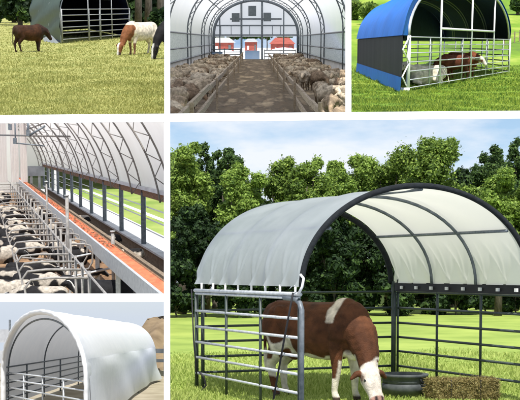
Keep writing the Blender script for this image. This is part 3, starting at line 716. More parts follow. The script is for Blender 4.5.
def onhill(px,d):
    p=g.D(px,30,d); p.z=zf(p.x,p.y); return p
def hilltree(px,d,w,ty,by,m,lb,kind='broadleaf_tree',cat='tree',n=3500,leaf=.6,sh=.8):
    base=onhill(px,d); W=w*d/F/2; top=g.D(px,ty,d).z-base.z; bot=g.D(px,by,d).z-base.z; cz=(top+bot)/2; hh=(top-bot)/2
    r=thing(g,kind,base,lb,cat,'trees on the pasture hill'); C=[];Q=[]
    for i in range(16):
        v=Vector(noise.random_unit_vector())*random.random()**.4*.68; C.append((v.x*W,v.y*W,cz+v.z*hh)); Q.append(min(W,hh)*random.uniform(.3,.5))
    part(r,'crown',leaves('crown',C,Q,n,leaf,MT[m],1),None,local=True)
    part(r,'trunk',MB().tube([(0,0,-.3),(0.05,0,bot+.5),(0,0,cz)],[.3,.25,.12]),MT['bark'],local=True)
hilltree(353,190,22,0,20,'leaf_mid','dark round bush at the left edge of the hill','shrub','bush')
hilltree(369.5,180,18,2,19.5,'leaf_bright','light green round bush left of the blue canopy','shrub','bush')
hilltree(386,330,18,-3,7,'leaf_mid','small bush high on the hill above the blue canopy edge','shrub','bush')
hilltree(517,200,13,-4,12,'leaf_dark','dark tree at the right edge high on the hill')
k=0
for px in(360,372,384,396,408,420):
    hilltree(px,400,20,-8,3,'leaf_dark','dark distant tree in the row along the top of the hill'); k+=1
tb=MB()
for i in range(6):
    p=onhill(505+i*5,150+i*2); tb.tube([p,p+Vector((0,0,1.3))],.08,seg=5)
    if i: 
        q=onhill(505+(i-1)*5,150+(i-1)*2)
        for z in(.6,1.1): tb.tube([p+Vector((0,0,z)),q+Vector((0,0,z))],.025,seg=4)
p0=onhill(505,150); single(g,'wire_fence',tb,MT['wood'],'thin post and wire fence on the slope right of the blue shelter','fence',org=p0)
# ================================================================== sheep barn
g=P2; HW=4.4; X0=(256-CX)/F  # barn axis drifts a little to the left
def bx(x,y,z): return Vector((x+X0*y,y,z))
Y0,Y1=17.0,136.0; SILL=2.3; APX=5.95
sheet(g,'barn_floor',[bx(-6,Y0,0),bx(6,Y0,0),bx(6,Y1,0),bx(-6,Y1,0)],MT['soil'],nx=4,ny=30)
rt=thing(g,'sheep_barn',bx(0,80,0),'long arched fabric barn with steel ribs, seen inside above two pens of sheep','barn')
P=[(-HW,SILL)]+[(-HW*math.cos(PI*i/32),SILL+(APX-SILL)*math.sin(PI*i/32)**.9) for i in range(1,32)]+[(HW,SILL)]
rows=[[bx(x,y,z) for x,z in P] for y in np.linspace(Y0,Y1,40)]
part(rt,'fabric_roof',MB().grid(rows),MT['membrane'])
RB=[42,63.5,85,107,124]
for s_ in(-1,1):
    rows=[[bx(s_*(HW+.02),y,z) for z in(.75,1.3,SILL)] for y in np.linspace(Y0,Y1,30)]; part(rt,'side_curtain',MB().grid(rows),MT['poly'])
    rows=[[bx(s_*(HW+.01),y,z) for z in(0,.4,.76)] for y in np.linspace(Y0,Y1,30)]; part(rt,'kickboard',MB().grid(rows),MT['concrete'])
    for z in(.78,1.45,SILL):
        part(rt,'wall_rail',MB().tube([bx(s_*(HW-.08),Y0,z),bx(s_*(HW-.08),Y1,z)],.05,seg=6),MT['steel_dark'])
    for k in(7,13):
        x,z=P[k]; part(rt,'purlin',MB().tube([bx(s_*x*.97,Y0,z*.985),bx(s_*x*.97,Y1,z*.985)],.045,seg=6),MT['steel_dark'])
part(rt,'purlin',MB().tube([bx(0,Y0,APX-.2),bx(0,Y1,APX-.2)],.05,seg=6),MT['steel_dark'])
for y in RB:
    tb=MB(); o_=[bx(x*.99,y,z*.995) for x,z in P]; q=[bx(x*.945,y+.3,SILL+(z-SILL)*.93) for x,z in P]
    tb.tube([bx(-HW*.985,y,0)]+o_+[bx(HW*.985,y,0)],.05,seg=6); tb.tube([bx(-HW*.945,y+.3,0)]+q+[bx(HW*.945,y+.3,0)],.04,seg=6)
    for i in range(0,32,1): tb.tube([o_[i] if i%2 else q[i],q[i+1] if i%2 else o_[i+1]],.022,seg=4,cap=False)
    part(rt,'truss_rib',tb,MT['steel_dark'])
# end wall
ye=Y1-.5; wall=MB()
def wz(x): 
    c=max(-1,min(1,x/HW)); return SILL+(APX-SILL)*math.sin(math.acos(c))**.9
def ez(py): return g.D(256,py,ye).z
def ex(px): return (px-256)*ye/F
zc=ez(36.5)
rows=[[bx(x,ye,zc),bx(x,ye,max(zc+.01,wz(x)-.03))] for x in np.linspace(-HW,HW,40)]
part(rt,'end_wall',MB().grid(rows),MT['membrane'])
tb=MB(); q=[bx(x*.97,ye-.3,SILL+(z-SILL)*.96) for x,z in P]; tb.tube([bx(-HW*.97,ye-.3,0)]+q+[bx(HW*.97,ye-.3,0)],.16,seg=6); part(rt,'end_arch',tb,MT['steel_dark'])
for px in(242,262,221,283):
    top=wz(ex(px))-.05; part(rt,'end_post',MB().box(bx(ex(px),ye-.25,top/2),(.2 if 240<px<265 else .12,.15,top)),MT['steel_dark'],smooth=False)
for py in(19,25.5,35):
    z=ez(py); h=HW*.97 if py>20 else 2.6; part(rt,'end_beam',MB().box(bx(0,ye-.32,z),(2*h,.15,.14 if py>20 else .16)),MT['steel_dark'],smooth=False)
for px,py in((236.5,17.5),(252.5,11),(267,17)):
    part(rt,'vent',MB().box(bx(ex(px),ye-.45,ez(py)),(.78,.1,.85 if py>15 else 1.0)),MT['vent'],smooth=False)
for px in(222,232,250,272,280): part(rt,'mullion',MB().box(bx(ex(px),ye-.3,(ez(25.5)+ez(35))/2),(.06,.06,ez(25.5)-ez(35))),MT['steel_dark'],smooth=False)
# end gate and the blue sheet
gt=thing(g,'metal_gate',bx(ex(226),ye-3,0),'dark barred gate across the left half of the barn end','gate')
tb=MB()
for z in(.25,.5,.75,1.0): tb.tube([bx(ex(210),ye-3,z),bx(ex(241),ye-3,z)],.05,seg=6)
part(gt,'bars',tb,MT['steel_dark']); 
for px in(210,226,241): part(gt,'upright',MB().box(bx(ex(px),ye-3,.55),(.1,.1,1.1)),MT['steel_dark'],smooth=False)
part(gt,'panel',MB().box(bx(ex(218),ye-2.8,.5),(1.3,.05,.5)),MT['blue_sheet'],smooth=False)
single(g,'water_tank',MB().box(bx(ex(252.5),ye+2,.42),(1.5,1.2,.84)),MT['blue_sheet'],'pale blue tank standing in the opening at the barn end','tank',org=bx(ex(252.5),ye+2,0))
gt=thing(g,'metal_gate',bx(ex(280),ye-3,0),'pale barred gate across the right half of the barn end','gate'); tb=MB()
for z in(.3,.6,.9): tb.tube([bx(ex(264),ye-3,z),bx(ex(294),ye-3,z)],.05,seg=6)
part(gt,'bars',tb,MT['galv'])
for px in(264,279,294): part(gt,'upright',MB().box(bx(ex(px),ye-3,.5),(.1,.1,1.0)),MT['galv'],smooth=False)
# snowy yard and red buildings
sheet(g,'snowy_yard',[bx(-14,Y1+.1,0),bx(14,Y1+.1,0),bx(40,330,0),bx(-40,330,0)],MT['snow'])
def redbarn(px0,px1,d,eave,ridge,label,wallm='red',roofm='roofgrey'):
    a=g.D(px0,50,d); b=g.D(px1,50,d); w=b.x-a.x; cx=(a.x+b.x)/2; zt=g.D(px0,eave,d).z; zr=g.D(px0,ridge,d).z
    r=thing(g,'red_barn',(cx,d,0),label,'building','red buildings beyond the barn end')
    part(r,'wall',MB().box((cx,d+3,zt/2),(w,6,zt)),MT[wallm],smooth=False)
    m=MB(); m.add([(cx-w/2-.2,d-.2,zt),(cx+w/2+.2,d-.2,zt),(cx+w/2+.2,d+6.2,zt),(cx-w/2-.2,d+6.2,zt),(cx-w*.3,d+3,zr),(cx+w*.3,d+3,zr)],[(0,1,5,4),(1,2,5),(2,3,4,5),(3,0,4),(0,3,2,1)]); part(r,'roof',m,MT[roofm],smooth=False)
    for t in(-.25,): part(r,'window',MB().box((cx+w*t,d-.03,zt*.55),(w*.16,.08,zt*.3)),MT['snow'],smooth=False)
    part(r,'door',MB().box((cx+w*.35,d-.03,zt*.4),(w*.12,.08,zt*.8)),MT['vent'],smooth=False)
redbarn(211,233,170,42.5,37.5,'red shed seen through the left opening of the barn end','red','snow')
redbarn(245,257,180,42,38.5,'small red shed with grey roof in the middle opening','red')
redbarn(271,294,165,44,37.5,'wide red shed seen through the right opening of the barn end','red','red')
def bank(px,d,w,h,lb):
    p=g.D(px,50,d); p.z=0; m=MB().sphere((0,0,0),1,sx=w,sy=w*1.5,sz=h,n=20); single(g,'snow_bank',m,MT['snow'],lb,'snow bank',org=(0,0,0)).matrix_world=g.M@Matrix.Translation(p)
bank(222,150,2.0,.9,'low white snow bank before the left red shed'); bank(284,148,2.2,1.1,'higher white snow bank before the wide red shed')
tb=thing(g,'fabric_hall',g.D(283,50,158)*1.0,'low dark red trailer in front of the wide red shed','trailer'); p=g.D(284,50,158); p.z=0; tb['_loc']=list(p); tb.matrix_world=g.M@Matrix.Translation(p); tb.name='farm_trailer'
part(tb,'body',MB().box((0,0,.75),(1.8,2,.6)),mat('dark_red',(.3,.02,.03),rough=.5),smooth=False,local=True)
for x in(-.6,.6): part(tb,'wheel',MB().tube([(x,-1.05,.3),(x,-.9,.3)],.3,seg=14),MT['rope'],local=True)
for i in range(5):
    px=216+i*17; tree(g,px,260,22,28,38,MT['leaf_dark'],'bare grey-green tree far beyond the barn end',n=900,leaf=.6,blobs=8,group='far trees beyond the sheep barn')
# wooden pen fences
for s_,zs,lb in((-1,(.8,.46),'long wooden rail fence holding the left-hand sheep pen'),(1,(.66,.26),'long wooden rail fence holding the right-hand sheep pen')):
    fx=1.12*s_; r=thing(g,'pen_fence',bx(fx,60,0),lb,'fence')
    ys=list(np.arange(17,118,4.8))
    for z in zs: 
        for k in range(len(ys)-1):
            jj=random.uniform(-.02,.02); c=bx(fx,(ys[k]+ys[k+1])/2,z+jj); part(r,'rail',MB().box(c,(.06,4.85,.12),rz=-math.atan(X0)),MT['wood'],smooth=False)
    for y in ys[1::3]: part(r,'post',MB().box(bx(fx-.06*s_,y,.45),(.07,.1,.9)),MT['wood'],smooth=False)
# sheep
tones=[(.44,.35,.25),(.34,.26,.18),(.52,.43,.32),(.24,.17,.115)]
SM=[sheep_mesh('sheep_body',i%2==1,tones[i%4],i==2) for i in range(4)]+[sheep_mesh('sheep_body',False,tones[2])]
protos=[]
def put_sheep(loc,rz,s,me,label,group):
    r=thing(g,'sheep',loc,label,'sheep',group,rz,s); part(r,'body',me,None,local=True); return r
cnt=0
for side in(-1,1):
    y=24; row=0
    while y<128:
        n=4
        for k in range(n):
            x=side*(1.55+(HW-1.9)*(k+.5+random.uniform(-.28,.28))/n); yy=y*(1+random.uniform(-.02,.02)); loc=bx(x,yy,0)
            px,py=g.proj(loc)
            if not(158<px<357 and py<150): continue
            if side>0 and random.random()<.42 and y<50: continue
            rz=random.choice([PI/2,-PI/2,-PI/2,0,PI])+random.uniform(-.6,.6)
            me=SM[random.randrange(5)]
            where='left' if side<0 else 'right'
            depth='nearest the front of' if yy<42 else ('midway down' if yy<75 else 'far down')
            put_sheep(loc,rz,random.uniform(.72,.9),me,f'woolly brown-grey sheep {depth} the {where}-hand pen of the sheep barn',f'sheep crowded {depth} the {where} pen'); cnt+=1
        y*=1.062 if side<0 else 1.07; row+=1
n=3500; ys=RNG.uniform(34,110,n); xs=RNG.uniform(-1,1,n)*4.2
C=np.stack([xs+X0*ys,ys,np.full(n,.02)],1); a=RNG.uniform(0,PI,n); U=np.stack([np.cos(a),np.sin(a),0*a],1)*.09; V=np.stack([-np.sin(a),np.cos(a),0*a],1)*.02
single(g,'scattered_straw',quads_mesh('straw',C,U,V,MT['straw_floor']),None,'loose straw trodden into the barn floor','straw',kind='stuff')
# ================================================================== cow barn
MT['galv2']=mat('dull_galvanised',(.2,.19,.18),(.36,.34,.32),rough=.6,ns=9)
g=P4; XV=(-17-CX)/F
def bx(x,y,z): return Vector((x+XV*y,y,z))
Y0,Y1=16.0,104.0; XW=5.0; BEAM=2.15; LEDGE=.55; Xc=.35; Rx=4.65; Zc=1.55; Rz=4.7
sheet(g,'stall_floor',[bx(-2,Y0,0),bx(XW+.05,Y0,0),bx(XW+.05,Y1,0),bx(-2,Y1,0)],MT['straw_floor'],nx=6,ny=20)
rt=thing(g,'cow_barn',bx(3,60,0),'greenhouse-like cattle barn with curved truss ribs, white fabric roof and open window side','barn')
def arc(t): return Xc+Rx*math.cos(t),Zc+Rz*math.sin(t)
t0=math.asin((BEAM-Zc)/Rz); TS=[t0+(PI*.62-t0)*i/24 for i in range(25)]
rows=[[bx(*( [arc(t)[0]]+[y]+[arc(t)[1]] )) for t in TS] for y in np.linspace(Y0,Y1,30)]
part(rt,'fabric_roof',MB().grid(rows),MT['membrane_warm'])
ys=[27.4+6.3*i for i in range(13)]
for i,y in enumerate(ys):
    tb=MB(); o_=[bx(arc(t)[0]-.05,y,arc(t)[1]-.03) for t in TS]; q=[bx(Xc+(Rx-.36)*math.cos(t),y,Zc+(Rz-.36)*math.sin(t)) for t in TS]
    tb.tube(o_,.028,seg=6); tb.tube(q,.028,seg=6)
    for k in range(24): tb.tube([o_[k] if k%2 else q[k],q[k+1] if k%2 else o_[k+1]],.012,seg=4,cap=False)
    part(rt,'truss_rib',tb,MT['steel_rib'])
    part(rt,'wall_post',MB().box(bx(XW-.05,y,(BEAM+LEDGE)/2),(.14,.2,BEAM-LEDGE)),MT['steel_dark'],smooth=False)
part(rt,'eave_beam',MB().box(bx(XW,(Y0+Y1)/2,BEAM),(.16,Y1-Y0,.2),M=None,rz=-math.atan(XV)),MT['wood_brown'],smooth=False)
part(rt,'gutter',MB().box(bx(XW-.14,(Y0+Y1)/2,BEAM+.16),(.1,Y1-Y0,.1),rz=-math.atan(XV)),MT['concrete'],smooth=False)
part(rt,'low_wall',MB().box(bx(XW+.05,(Y0+Y1)/2,LEDGE/2-.03),(.12,Y1-Y0,LEDGE-.02),rz=-math.atan(XV)),MT['wood_dusty'],smooth=False)
part(rt,'ledge',MB().box(bx(XW,(Y0+Y1)/2,LEDGE),(.3,Y1-Y0,.06),rz=-math.atan(XV)),MT['concrete'],smooth=False)
for z in(1.0,1.35,1.7): part(rt,'window_wire',MB().tube([bx(XW+.1,Y0,z),bx(XW+.1,Y1,z)],.022,seg=5),MT['white_paint'])
for k,zz_ in((9,0),(15,0)):
    t=TS[k]; x,z=arc(t); part(rt,'purlin',MB().tube([bx(x-.25,Y0,z-.2),bx(x-.25,Y1,z-.2)],.04,seg=6),MT['steel_rib'])
# end wall and hanging curtains
ye=Y1-1
def ex(px): return (px+17)*ye/F
zz1=g.D(40,166,ye).z; zz2=g.D(40,176,ye).z
rows=[]
for x in np.linspace(-.5,XW,20):
    c=(x-Xc)/Rx; zt=Zc+Rz*math.sqrt(max(0,1-c*c)); rows.append([bx(x,ye,g.D(40,193,ye).z if x>ex(30) else 0),bx(x,ye,max(.1,zt))] if x<ex(30) else [bx(x,ye,zz1),bx(x,ye,max(zz1+.02,zt))])
part(rt,'end_wall',MB().grid(rows),MT['membrane_warm'])
part(rt,'end_beam',MB().box(bx((ex(30)+XW)/2,ye-.2,(zz1+zz2)/2),(XW-ex(30),.3,zz1-zz2)),MT['roofgrey'],smooth=False)
for px in(33,41,50,57): part(rt,'end_post',MB().box(bx(ex(px),ye-.1,1),(.16,.2,2.1)),MT['concrete'],smooth=False)
for px,w in((5,9),(17,8),(26,7)):
    cr=thing(g,'hanging_curtain',bx(ex(px)*.86,ye-14,1.9),'pale hanging plastic curtain at the far end of the cattle barn','curtain','hanging curtains at the barn end'); rows=[]
    yy=ye-14
    for i in range(17):
        x=(px+17)*yy/F+(i/16-.5)*w*yy/F; rows.append([bx(x,yy+.12*math.sin(i*1.9),z) for z in(1.2,3,4.2,5.6)])
    part(cr,'sheet',MB().grid(rows),MT['membrane_warm'])
    part(cr,'rail',MB().tube([bx((px+17-w/2)*yy/F,yy,5.62),bx((px+17+w/2)*yy/F,yy,5.62)],.05,seg=6),MT['steel_dark'])
# roof-level pipes at the left
pp=thing(g,'overhead_pipe',bx(1.4,70,4.8),'grey pipe run with hanging brackets under the roof at the top left','pipe')
p1=g.D(-3,135,72);p2=g.D(70,136.5,62); part(pp,'pipe',MB().tube([p1,p2],.05,seg=6),MT['steel_rib'])
for a,b in(((28,120),(28.5,136)),((28.5,136),(45,126)),((15,120),(15.5,143)),((15,143),(45,146))):
    part(pp,'bracket',MB().tube([g.D(*a,66),g.D(*b,66)],.06 if a[0]>20 else .04,seg=6),MT['steel_dark'])
for px,py in((28,133),(15,141),(10,127)): part(pp,'lamp_box',MB().box(g.D(px,py,66),(.16,.16,.3)),MT['steel_dark'],smooth=False)
# feed trough
ZF=1.2; ft=thing(g,'feed_conveyor',bx(2.95,60,0),'long feed conveyor with orange belt and grey side board running down the barn','conveyor')
part(ft,'belt',MB().box(bx(2.97,(Y0+Y1)/2,ZF-.03),(.30,Y1-Y0,.05),rz=-math.atan(XV)),MT['orange'],smooth=False)
part(ft,'side_board',MB().box(bx(2.79,(Y0+Y1)/2,ZF-.14),(.06,Y1-Y0,.34),rz=-math.atan(XV)),MT['galv'],smooth=False)
part(ft,'side_board',MB().box(bx(3.15,(Y0+Y1)/2,ZF-.1),(.05,Y1-Y0,.2),rz=-math.atan(XV)),MT['wood_brown'],smooth=False)
for i in range(16): part(ft,'leg',MB().box(bx(2.9,23+5*i,ZF/2-.1),(.1,.12,ZF-.2)),MT['galv'],smooth=False)
n=700; yb=RNG.uniform(30,90,n); Cc=np.stack([2.97+RNG.uniform(-.12,.12,n)+XV*yb,yb,np.full(n,ZF+.006)+RNG.random(n)*.02],1); a=RNG.uniform(0,PI,n); U=np.stack([np.cos(a),np.sin(a)*3,0*a],1)*.035; V=np.stack([-np.sin(a),np.cos(a)*2,.3+0*a],1)*.02
single(g,'feed_litter',quads_mesh('litter',Cc,U,V,MT['wood_brown']),None,'brown feed crumbs scattered on the orange belt','feed',kind='stuff')
# brown strip between conveyor and low wall
part(rt,'manger_wall',MB().box(bx(3.95,(Y0+Y1)/2,.5),(.12,Y1-Y0,.5),rz=-math.atan(XV)),MT['wood_dusty'],smooth=False)
# outside
sheet(g,'field',[bx(XW+.2,Y0-2,-.3),bx(60,Y0-2,-.3),bx(60,330,-.3),bx(XW-25,330,-.3)],MT['fieldout'],nx=4,ny=10)
sheet(g,'path',[bx(XW+.3,Y0-2,-.296),bx(XW+2.9,Y0-2,-.296),bx(XW+2.9,170,-.296),bx(XW+.3,170,-.296)],MT['snow'])
sheet(g,'far_path',[bx(XW+4.4,Y0-2,-.292),bx(XW+4.8,Y0-2,-.292),bx(XW+4.8,170,-.292),bx(XW+4.4,170,-.292)],MT['snow'])
# stall dividers
def divider(x0,x1,label,grp,y):
    r=thing(g,'stall_divider',bx(x0,y,0),label,'stall divider',grp)
    L=x1-x0; pts=[(0,0,1.12),(L*.6,0,1.12),(L*.9,0,1.08),(L,0,.92),(L*.97,0,.66),(L*.8,0,.5),(L*.4,0,.46),(0,0,.42)]
    part(r,'loop',MB().tube(pts,.024,seg=7),MT['galv2'],local=True)
    part(r,'post',MB().tube([(0,0,0),(0,0,1.25)],.032,seg=7),MT['galv2'],local=True)
    return r
i=0
dA=None
LA='white tubular divider loop in the left row of cow stalls'; LB='white tubular divider loop in the stall row under the conveyor'
y=24
while y<92:
    if dA is None: dA=divider(1.95,.75,LA,'dividers of the left stall row',y); dB=divider(2.2,2.75,LB,'dividers beneath the conveyor',32.6)
    else:
        dup(dA,g,bx(1.95,y,0))
        if y>33: dup(dB,g,bx(2.2,y+.6,0))
    y*=1.07
for x,z,lb in((1.95,1.18,'long upper pipe along the left stall row'),(.9,.6,'long low pipe at the heads of the left stall row')):
    single(g,'stall_rail',MB().tube([bx(x,18,z),bx(x,95,z)],.022,seg=6),MT['galv2'],lb,'rail',org=bx(x,30,0))
for px,d,zt,lb in((68,33.5,None,'tall grey post standing in the aisle of the cow barn'),(113,31.5,None,'short thick grey post in front of the conveyor'),(48,44,None,'thin grey post farther down the left aisle')):
    p=g.D(px,250,d); p.z=0; top=g.D(px,{68:196,113:232,48:182}[px],d).z
    r=thing(g,'steel_post',p,lb,'post'); part(r,'pole',MB().tube([(0,0,0),(0,0,top)],.045 if px!=48 else .03,seg=8),MT['galv2'],local=True); part(r,'cap',MB().tube([(0,0,top),(0,0,top+.03)],.065,seg=8),MT['galv'],local=True)
for (a,b,d) in(((5,275),(66,268),31.5),((20,283),(68,277),31.3),((70,258),(100,252),33),((70,277),(112,268),31.8)):
    p=g.D(*a,d);q=g.D(*b,d+.5); single(g,'cross_rail',MB().tube([p,q],.03,seg=6),MT['galv'],'galvanised cross rail closing the front of the stalls','rail','cross rails in the barn foreground',org=p)
# cows
CM=[cow_mesh('body',LOW[0],(1.08,0,1.05),(1,0,-1.0),coat_hol(o,t),.045) for o,t in((1,0),(5,.1),(9,-.1),(14,.05),(21,-.05),(33,.15))]
CL=[cow_mesh('body',LYN[0],(1.0,0,.82),(1,0,-.6),coat_hol(o,.02),.045,lying=True) for o in(2,7,17,29)]
k=0; y=25.5
lbl=['black and white dairy cow {} in the left stall row, {}']
pos=['first from the front','second from the front','third from the front','fourth from the front','fifth from the front','sixth from the front','seventh from the front','eighth from the front','ninth from the front','tenth from the front','eleventh from the front','twelfth from the front','thirteenth from the front']+[x+'teenth from the front' for x in('four','fif','six','seven','eigh','nine')]+['twentieth from the front']+['twenty-'+x+' from the front' for x in('first','second','third','fourth','fifth','sixth')]
while y<90 and k<26:
    ly=random.random()<.4; me,hp=random.choice(CL) if ly else CM[(k*5)%6]
    put_cow(g,bx((.45 if k%2 else 1.1)+random.uniform(-.12,.12),y,0),random.uniform(-.5,.5)+(PI if random.random()<.25 else 0),.6,me,hp,f'dairy cow {"lying" if ly else "standing"} {pos[k]} in the left stall row','dairy cows in the left stalls',eyes=False)
    y*=1.05; k+=1
k=0; y=33
while y<75 and k<11:
    me,hp=CM[(k+1)%3] if k%3 else CL[k%2]
    put_cow(g,bx(2.45,y,0),random.uniform(-.3,.3)+PI*.0,.55,me,hp,f'dairy cow {pos[k]} in the stalls beneath the conveyor','dairy cows beneath the conveyor',eyes=False)
    y*=1.08; k+=1
for j,(y,o) in enumerate(((36,1),(42,2),(54,0))):
    me,hp=CM[o]; put_cow(g,bx(3.9,y,0),PI+.2,.55,me,hp,f'dairy cow behind the far side of the orange conveyor, {pos[j]}','dairy cows behind the conveyor',eyes=False)
me,hp=cow_mesh('body',LYN[0],(1.0,0,.82),(1,0,-.6),coat_black,.03,lying=True)
p=g.D(107,310,28.3); p.z=.0; put_cow(g,p,PI+.12,.85,me,hp,'solid black cow lying at the bottom right, below the conveyor')

# ================================================================== white tunnel shelter
g=P5
FL=g.D(3,336,49); FR=g.D(87.5,336,38); FLg=Vector((FL.x,FL.y,0)); v=Vector((-1.42,43,0)); fr=Frame(FL,FR,FLg+v)
sheet(g,'yard',[(-16,28,0),(0,28,0),(10,150,0),(-50,150,0)],MT['dirt'],nx=4,ny=10)
rt=thing(g,'livestock_shelter',fr.at(.5,.5,0),'white tunnel-shaped fabric shelter with pleated front edge and rails inside','shelter')
hem=1.55; ap=3.66; prof=arch_profile(hem,ap,36,wall=.15)
def disp(u,v_,z,s_):
    k=.03*math.sin(v_*31+z*3); fl=0
    if u>.99: fl=max(0,(.9-z))*.35*max(0,v_-.85)/.15+ .03*math.sin(v_*20+z*2)
    return Vector((fl*1.2,0,k*.4))
part(rt,'canopy',canopy(fr,prof,60,disp,0),MT['canopy_white'])
rows=[]
for j in range(41):
    vv=.012+.985*j/40; rows.append([fr.at(.5+(u-.5)*1.012,vv,1.2+(z-1.2)*1.008)+disp(u,vv,z,0) for u,z in prof if u>.9 and z<2.35-.25*vv+.02*math.sin(j)])
m_=min(len(r) for r in rows); rows=[r[-m_:] for r in rows]
part(rt,'side_panel',MB().grid(rows),MT['side_panel'],label='greyer lower side panel of the cover')
rows=[]; nP=len(prof); C0=(.5,1.6)
N=180
def pat(t):
    k=t*(nP-1); i=min(nP-2,int(k)); f=k-i; return (prof[i][0]*(1-f)+prof[i+1][0]*f, prof[i][1]*(1-f)+prof[i+1][1]*f)
for i in range(N+1):
    u,z=pat(i/N); w=.002*math.sin(i*1.1)*.6+.001*math.sin(i*.63); out=[]
    for s_,dv in((1.0,.03),(1.012+w,.0),(1.005+w,-.012-w*.5),(.955+w,-.010+w*.5),(.94,.004)):
        out.append(fr.at(.5+(u-.5)*s_,dv,1.2+(z-1.2)*s_))
    rows.append(out)
part(rt,'pleated_edge',MB().grid(rows),MT['canopy_white'])
for v_ in(.02,.26,.6,.97):
    tb=MB(); rib(tb,fr,arch_profile(hem,ap-.10,30,wall=0),v_,.032,.05); part(rt,'rib',tb,MT['steel_dark'])
ZR=[.3,.6,.9,1.2,1.5]
for u in(.03,.97):
    tb=MB(); rails(tb,fr.at(u,.01,0),fr.at(u,.97,0),[z+.12 for z in ZR],.03); o=part(rt,'side_rails',tb,MT['steel_dark'])
    for v_ in(.13,.4,.8): tb=MB(); post(tb,fr.at(u,v_,0),0,1.62,.04); part(rt,'upright',tb,MT['steel_dark'],parent=o)
for a,b in((.02,.5),(.5,.98)):
    tb=MB(); rails(tb,fr.at(a,.015,0),fr.at(b,.015,0),[.25,.55,.85,1.15,1.42],.028); o=part(rt,'gate',tb,MT['galv'])
    for u in(a,(a+b)/2,b): tb=MB(); post(tb,fr.at(u,.015,0),.05,1.42,.032); part(rt,'upright',tb,MT['galv'],parent=o)
tb=MB(); rails(tb,fr.at(.02,.97,0),fr.at(.98,.97,0),ZR,.03); part(rt,'rear_rails',tb,MT['steel_dark'])
# straw bedding inside
# earth heap
hp_=g.D(157,345,125); rows=[]
for j in range(31):
    y=105+j*1.6; row=[]
    for i in range(41):
        x=hp_.x-8+i*.42; r=math.hypot((x-hp_.x-.6)/4.3,(y-128)/20); z=4.9*max(0,1-r**1.7)+.8*noise.noise((x*.7,y*.12,0))+.3*noise.noise((x*2,y*.3,3)) if r<1.15 else 0
        row.append(Vector((x,y,max(-.05,z))))
    rows.append(row)
single(g,'earth_heap',MB().grid(rows),MT['heap'],'big brown heap of earth behind the right end of the white tunnel','heap',smooth=True,org=(hp_.x,128,0))
fb=thing(g,'board_fence',g.D(150,345,100)*1,'grey board fence running at the foot of the brown heap','fence'); p=g.D(150,345,100); p.z=0; fb['_loc']=list(p); fb.matrix_world=g.M@Matrix.Translation(p)
tb=MB(); tb.box((.6,0,1.65),(3.6,.06,.35)); tb.box((.6,0,.9),(3.6,.06,.25)); part(fb,'boards',tb,MT['roofgrey'],smooth=False,local=True)
for x in(-1,.1,1.1,2.1): part(fb,'post',MB().box((x,-.08,1),(.09,.09,2.2)),MT['roofgrey'],smooth=False,local=True)
fb=thing(g,'board_fence',g.D(2,345,80)*1,'low grey fence at the left edge behind the white tunnel','fence'); p=g.D(2,345,80); p.z=0; fb['_loc']=list(p); fb.matrix_world=g.M@Matrix.Translation(p)
tb=MB(); tb.box((0,0,2.8),(1.6,.06,.8)); tb.box((0,0,1.5),(1.6,.06,.8)); part(fb,'boards',tb,MT['roofgrey'],smooth=False,local=True)
for x in(-.5,.5): part(fb,'post',MB().box((x,-.08,1.9),(.12,.1,3.8)),MT['steel_dark'],smooth=False,local=True)
trim_to_plot()
# ------------------------------------------------------------------ white display frame between the six plots
DF=12.5
def fp(px,py,off=0): v=pixdir(px,py)*(DF+off)/F; return CAM+v
fw=bpy.data.objects.new('display_frame',None); COL.objects.link(fw); fw.location=fp(GAPX1,500); base=fw.location.copy()
props(fw,'white frame of flat bars dividing the six views','frame')
def bar(q,name):
    vs=[fp(*p) for p in q]+[fp(*p)+Vector((0,.012,0)) for p in q]
    me=bpy.data.meshes.new(name); me.from_pydata([v-base for v in vs],[],[(0,1,2,3),(7,6,5,4),(0,4,5,1),(1,5,6,2),(2,6,7,3),(3,7,4,0)]); me.materials.append(MT['white_paint'])
    bm=bmesh.new(); bm.from_mesh(me); bmesh.ops.recalc_face_normals(bm,faces=bm.faces); bm.to_mesh(me); bm.free()
    o=bpy.data.objects.new(name,me); COL.objects.link(o); o.parent=fw
def yt(x): return 115-4.4*x/520
def yb(x): return 123.2-4.8*x/520
bar([(-900,yt(-900)),(1700,yt(1700)),(1700,yb(1700)),(-900,yb(-900))],'long_bar')
bar([(164.3,-60),(170.1,-60),(170.1,yt(170.1)),(164.3,yt(164.3))],'upright_bar')
bar([(345.5,-60),(351.4,-60),(351.4,yt(351.4)),(345.5,yt(345.5))],'upright_bar')
bar([(164.0,yb(164)),(170.1,yb(170.1)),(170.1,620),(164.0,620)],'upright_bar')
bar([(-900,293.8),(164.0,293.6),(164.0,301.8),(-900,302.2)],'short_bar')
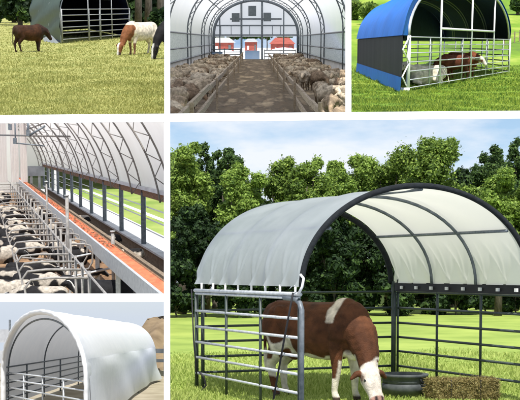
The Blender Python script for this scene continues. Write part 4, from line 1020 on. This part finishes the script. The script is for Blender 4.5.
# ------------------------------------------------------------------ light, sky, camera
S=Vector((.04,-.57,.80)).normalized()
sun=bpy.data.lights.new('sun','SUN'); sun.energy=4.4; sun.angle=math.radians(.5); sun.color=(1,.965,.91)
so=bpy.data.objects.new('sun',sun); COL.objects.link(so); so.rotation_euler=(-S).to_track_quat('-Z','Y').to_euler()
w=bpy.data.worlds.new('World'); sc.world=w; w.use_nodes=True; nt=w.node_tree; N=nt.nodes; L=nt.links; N.clear()
out=N.new('ShaderNodeOutputWorld'); bg=N.new('ShaderNodeBackground'); sk=N.new('ShaderNodeTexSky'); sk.sky_type='NISHITA'; sk.sun_disc=False
sk.sun_elevation=math.asin(S.z); sk.sun_rotation=math.atan2(S.x,S.y); sk.air_density=1.0; sk.dust_density=.6; sk.ozone_density=1.5
tc=N.new('ShaderNodeTexCoord'); mp=N.new('ShaderNodeMapping'); mp.inputs['Scale'].default_value=(1,1,3.2); mp.inputs['Location'].default_value=(.25,0,.13)
nz_=N.new('ShaderNodeTexNoise'); nz_.inputs['Scale'].default_value=9; nz_.inputs['Detail'].default_value=7; nz_.inputs['Roughness'].default_value=.55
cr=N.new('ShaderNodeValToRGB'); cr.color_ramp.elements[0].position=.38; cr.color_ramp.elements[1].position=.62
L.new(tc.outputs['Generated'],mp.inputs[0]); L.new(mp.outputs[0],nz_.inputs['Vector']); L.new(nz_.outputs['Fac'],cr.inputs[0])
sx=N.new('ShaderNodeSeparateXYZ'); L.new(tc.outputs['Generated'],sx.inputs[0]); mr=N.new('ShaderNodeMapRange'); mr.inputs['From Min'].default_value=.02; mr.inputs['From Max'].default_value=.10; mr.inputs['To Min'].default_value=1; mr.inputs['To Max'].default_value=0; L.new(sx.outputs['Z'],mr.inputs['Value'])
mx=N.new('ShaderNodeMix'); mx.data_type='RGBA'; L.new(cr.outputs[0],mx.inputs[0]); L.new(sk.outputs[0],mx.inputs[6]); mx.inputs[7].default_value=(6.4,6.75,7.3,1)
m2=N.new('ShaderNodeMix'); m2.data_type='RGBA'; L.new(mr.outputs[0],m2.inputs[0]); L.new(mx.outputs[2],m2.inputs[6]); m2.inputs[7].default_value=(4.6,5.1,5.8,1)
L.new(m2.outputs[2],bg.inputs[0]); bg.inputs[1].default_value=.10; L.new(bg.outputs[0],out.inputs[0])
cam=bpy.data.cameras.new('camera'); co=bpy.data.objects.new('camera',cam); COL.objects.link(co); co.location=CAM; co.rotation_euler=(PI/2,0,0)
cam.sensor_width=36; cam.lens=36*F/520; cam.shift_x=0; cam.shift_y=(YW-200)/520; cam.clip_end=5000; cam.clip_start=.1
sc.camera=co
sc.view_settings.view_transform='Standard'; sc.view_settings.look='None'; sc.view_settings.exposure=.5; sc.view_settings.gamma=1
sc.render.engine='CYCLES'
sc.cycles.max_bounces=8; sc.cycles.transmission_bounces=6
